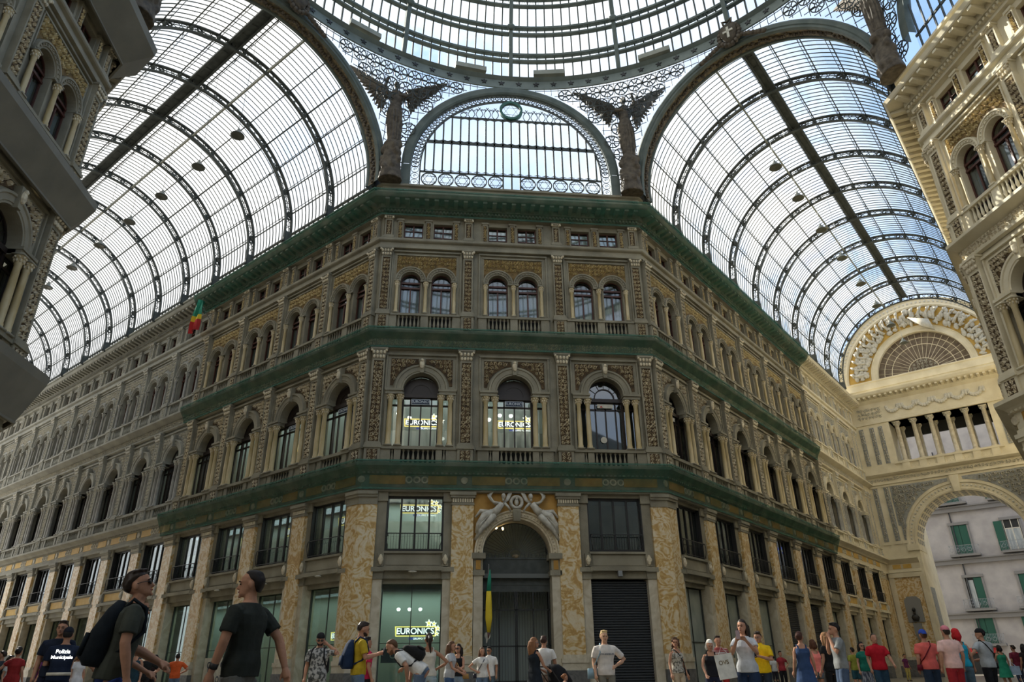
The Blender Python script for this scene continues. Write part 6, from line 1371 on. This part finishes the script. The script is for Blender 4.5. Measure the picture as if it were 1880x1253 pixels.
bag.rotation_euler = (R(4), R(8), p['root'].rotation_euler.z+R(14)); bag.location = p['root'].matrix_basis @ Vector((.26, .03, -.02)); t_ = text('lettering', 'OVS', .095, .002, 'gilt', bag, .03, .47, 1.03); t_.matrix_basis = T3(.03, .463, 1.03) @ RZ(pi) @ Matrix.Rotation(pi/2, 4, 'X')
p = person(1390, 1160, 1.67, 140, 'man in glasses and a bright yellow polo shirt reading his phone', hair=('short', DK), top=('polo', (.72, .47, .01)), bot=('pants', (.02, .03, .045)), L='phone', Rr='phone', glasses='thin', tilt=10); phone(p, 'black phone in the hands of the man in the yellow polo shirt')
person(1431, 1196, 1.6, 180, 'far woman in a red top right of the yellow polo man', 'f', hair=('short', BK), top=('tee', (.30, .03, .04)), bot=('pants', (.01, .01, .012)), L='hip')
person(1418, 1204, 1.5, 10, 'far person in white just right of the yellow polo man', hair=('short', BK), top=('tee', (.5, .5, .5)), bot=('pants', (.02, .02, .03)))
person(1466, 1160, 1.66, -15, 'woman with pinned-up auburn hair in a long blue dress with a deep open back', 'f', hair=('bun', (.07, .03, .02)), top=('dress', (.03, .06, .14)), bot=('none', BK), turn=-25)
person(1490, 1175, 1.55, 5, 'woman in a coral pink racerback top and grey shorts seen from behind', 'f', hair=('bob', (.08, .035, .02)), top=('tank', (.85, .22, .18)), bot=('minis', (.10, .12, .13)), L='hip', Rr='hip')
person(1512, 1162, 1.66, 20, 'woman in black with long light brown hair behind the grey T-shirt man', 'f', hair=('longer', LB), top=('tee', (.012, .012, .013)), bot=('pants', (.012, .012, .013)))
person(1530, 1144, 1.78, 78, 'man in a grey T-shirt and blue shorts with a hand at his mouth', hair=('short', BK), top=('tee', (.20, .21, .21)), bot=('shorts', (.06, .09, .15)), L='mouth', Rr='mouth')
person(1563, 1189, 1.6, 5, 'far person in an olive-yellow T-shirt seen from behind', hair=('buzz', BK), top=('tee', (.24, .25, .04)), bot=('shorts', (.02, .07, .09)))
person(1579, 1179, 1.6, 178, 'woman in sunglasses, a green T-shirt and wide patterned trousers', 'f', hair=('longer', BK), top=('tee', (.01, .13, .09)), bot=('wide', 'wide_print'), glasses='dark')
person(1602, 1164, 1.7, 168, 'man in a red polo shirt and dark blue shorts walking beside the woman in green', hair=('buzz', DK), top=('polo', (.42, .01, .02)), bot=('shorts', (.02, .05, .08)), L='swing', stride=.08)
person(1659, 1202, 1.62, 185, 'far person in purple and yellow trousers at the foot of the arch pier', 'f', hair=('short', BK), top=('tee', (.14, .03, .09)), bot=('pants', (.5, .4, .12)))
p = person(1692, 1157, 1.7, -12, 'man in a coral T-shirt, dark shorts and blue cap seen from behind', hair=('buzz', BR), top=('tee', (.62, .12, .10)), bot=('shorts', (.02, .035, .06)), hat=('back', (.03, .07, .35)), Rr='down', stride=.05); strap_bag(p, (.12, .01, .02), 'dark red strap bag across the coral T-shirt', -1, .07)
person(1733, 1150, 1.74, -5, 'man in a pale pink T-shirt, red shorts and pink cap seen from behind', hair=('buzz', DK), top=('tee', (.70, .45, .40)), bot=('shorts', (.30, .02, .025)), hat=('plain', (.60, .20, .24)), stride=.06)
person(1752, 1155, 1.72, -15, 'person in a turquoise tank top with a bright red head scarf', 'f', hair=('bob', (.4, .02, .02)), top=('tank', (.02, .33, .48)), bot=('shorts', (.08, .13, .17)), hat=('scarf', (.50, .02, .025)))
p = person(1797, 1155, 1.74, 10, 'man in a light grey T-shirt, black shorts and black back-turned cap holding a phone', hair=('short', BK), top=('tee', (.36, .38, .39)), bot=('shorts', (.012, .012, .014)), hat=('back', (.012, .012, .014)), Rr='fwd', L='out', stride=.09, turn=45); strap_bag(p, (.01, .01, .01), 'thin black strap bag across the light grey T-shirt', 1, .06)
p = person(1832, 1185, 1.6, -10, 'woman in a green dress carrying a pale blue bag near the right edge', 'f', hair=('bob', BK), top=('dress', (.02, .22, .13)), bot=('none', BK), L='mouth')
b = MB().m(cmat((.35, .45, .58))); b.box(.18, .5, -.2, -.05, .62, .95); b.tube([(.25, -.12, .95), (.2, 0, 1.2), (.4, -.12, .95)], .01, 4); held('shopping_bag', p, b, 'pale blue bag of the woman in the green dress', 'bag', False)
person(1858, 1185, 1.66, 0, 'person in a dark maroon shirt at the right edge beside the woman in green', hair=('short', DK), top=('tee', (.16, .02, .04)), bot=('pants', (.03, .04, .07)))
person(1876, 1183, 1.62, -20, 'person in black at the extreme right edge', 'f', hair=('long', BK), top=('blouse', (.02, .015, .015)), bot=('pants', (.015, .012, .012)))
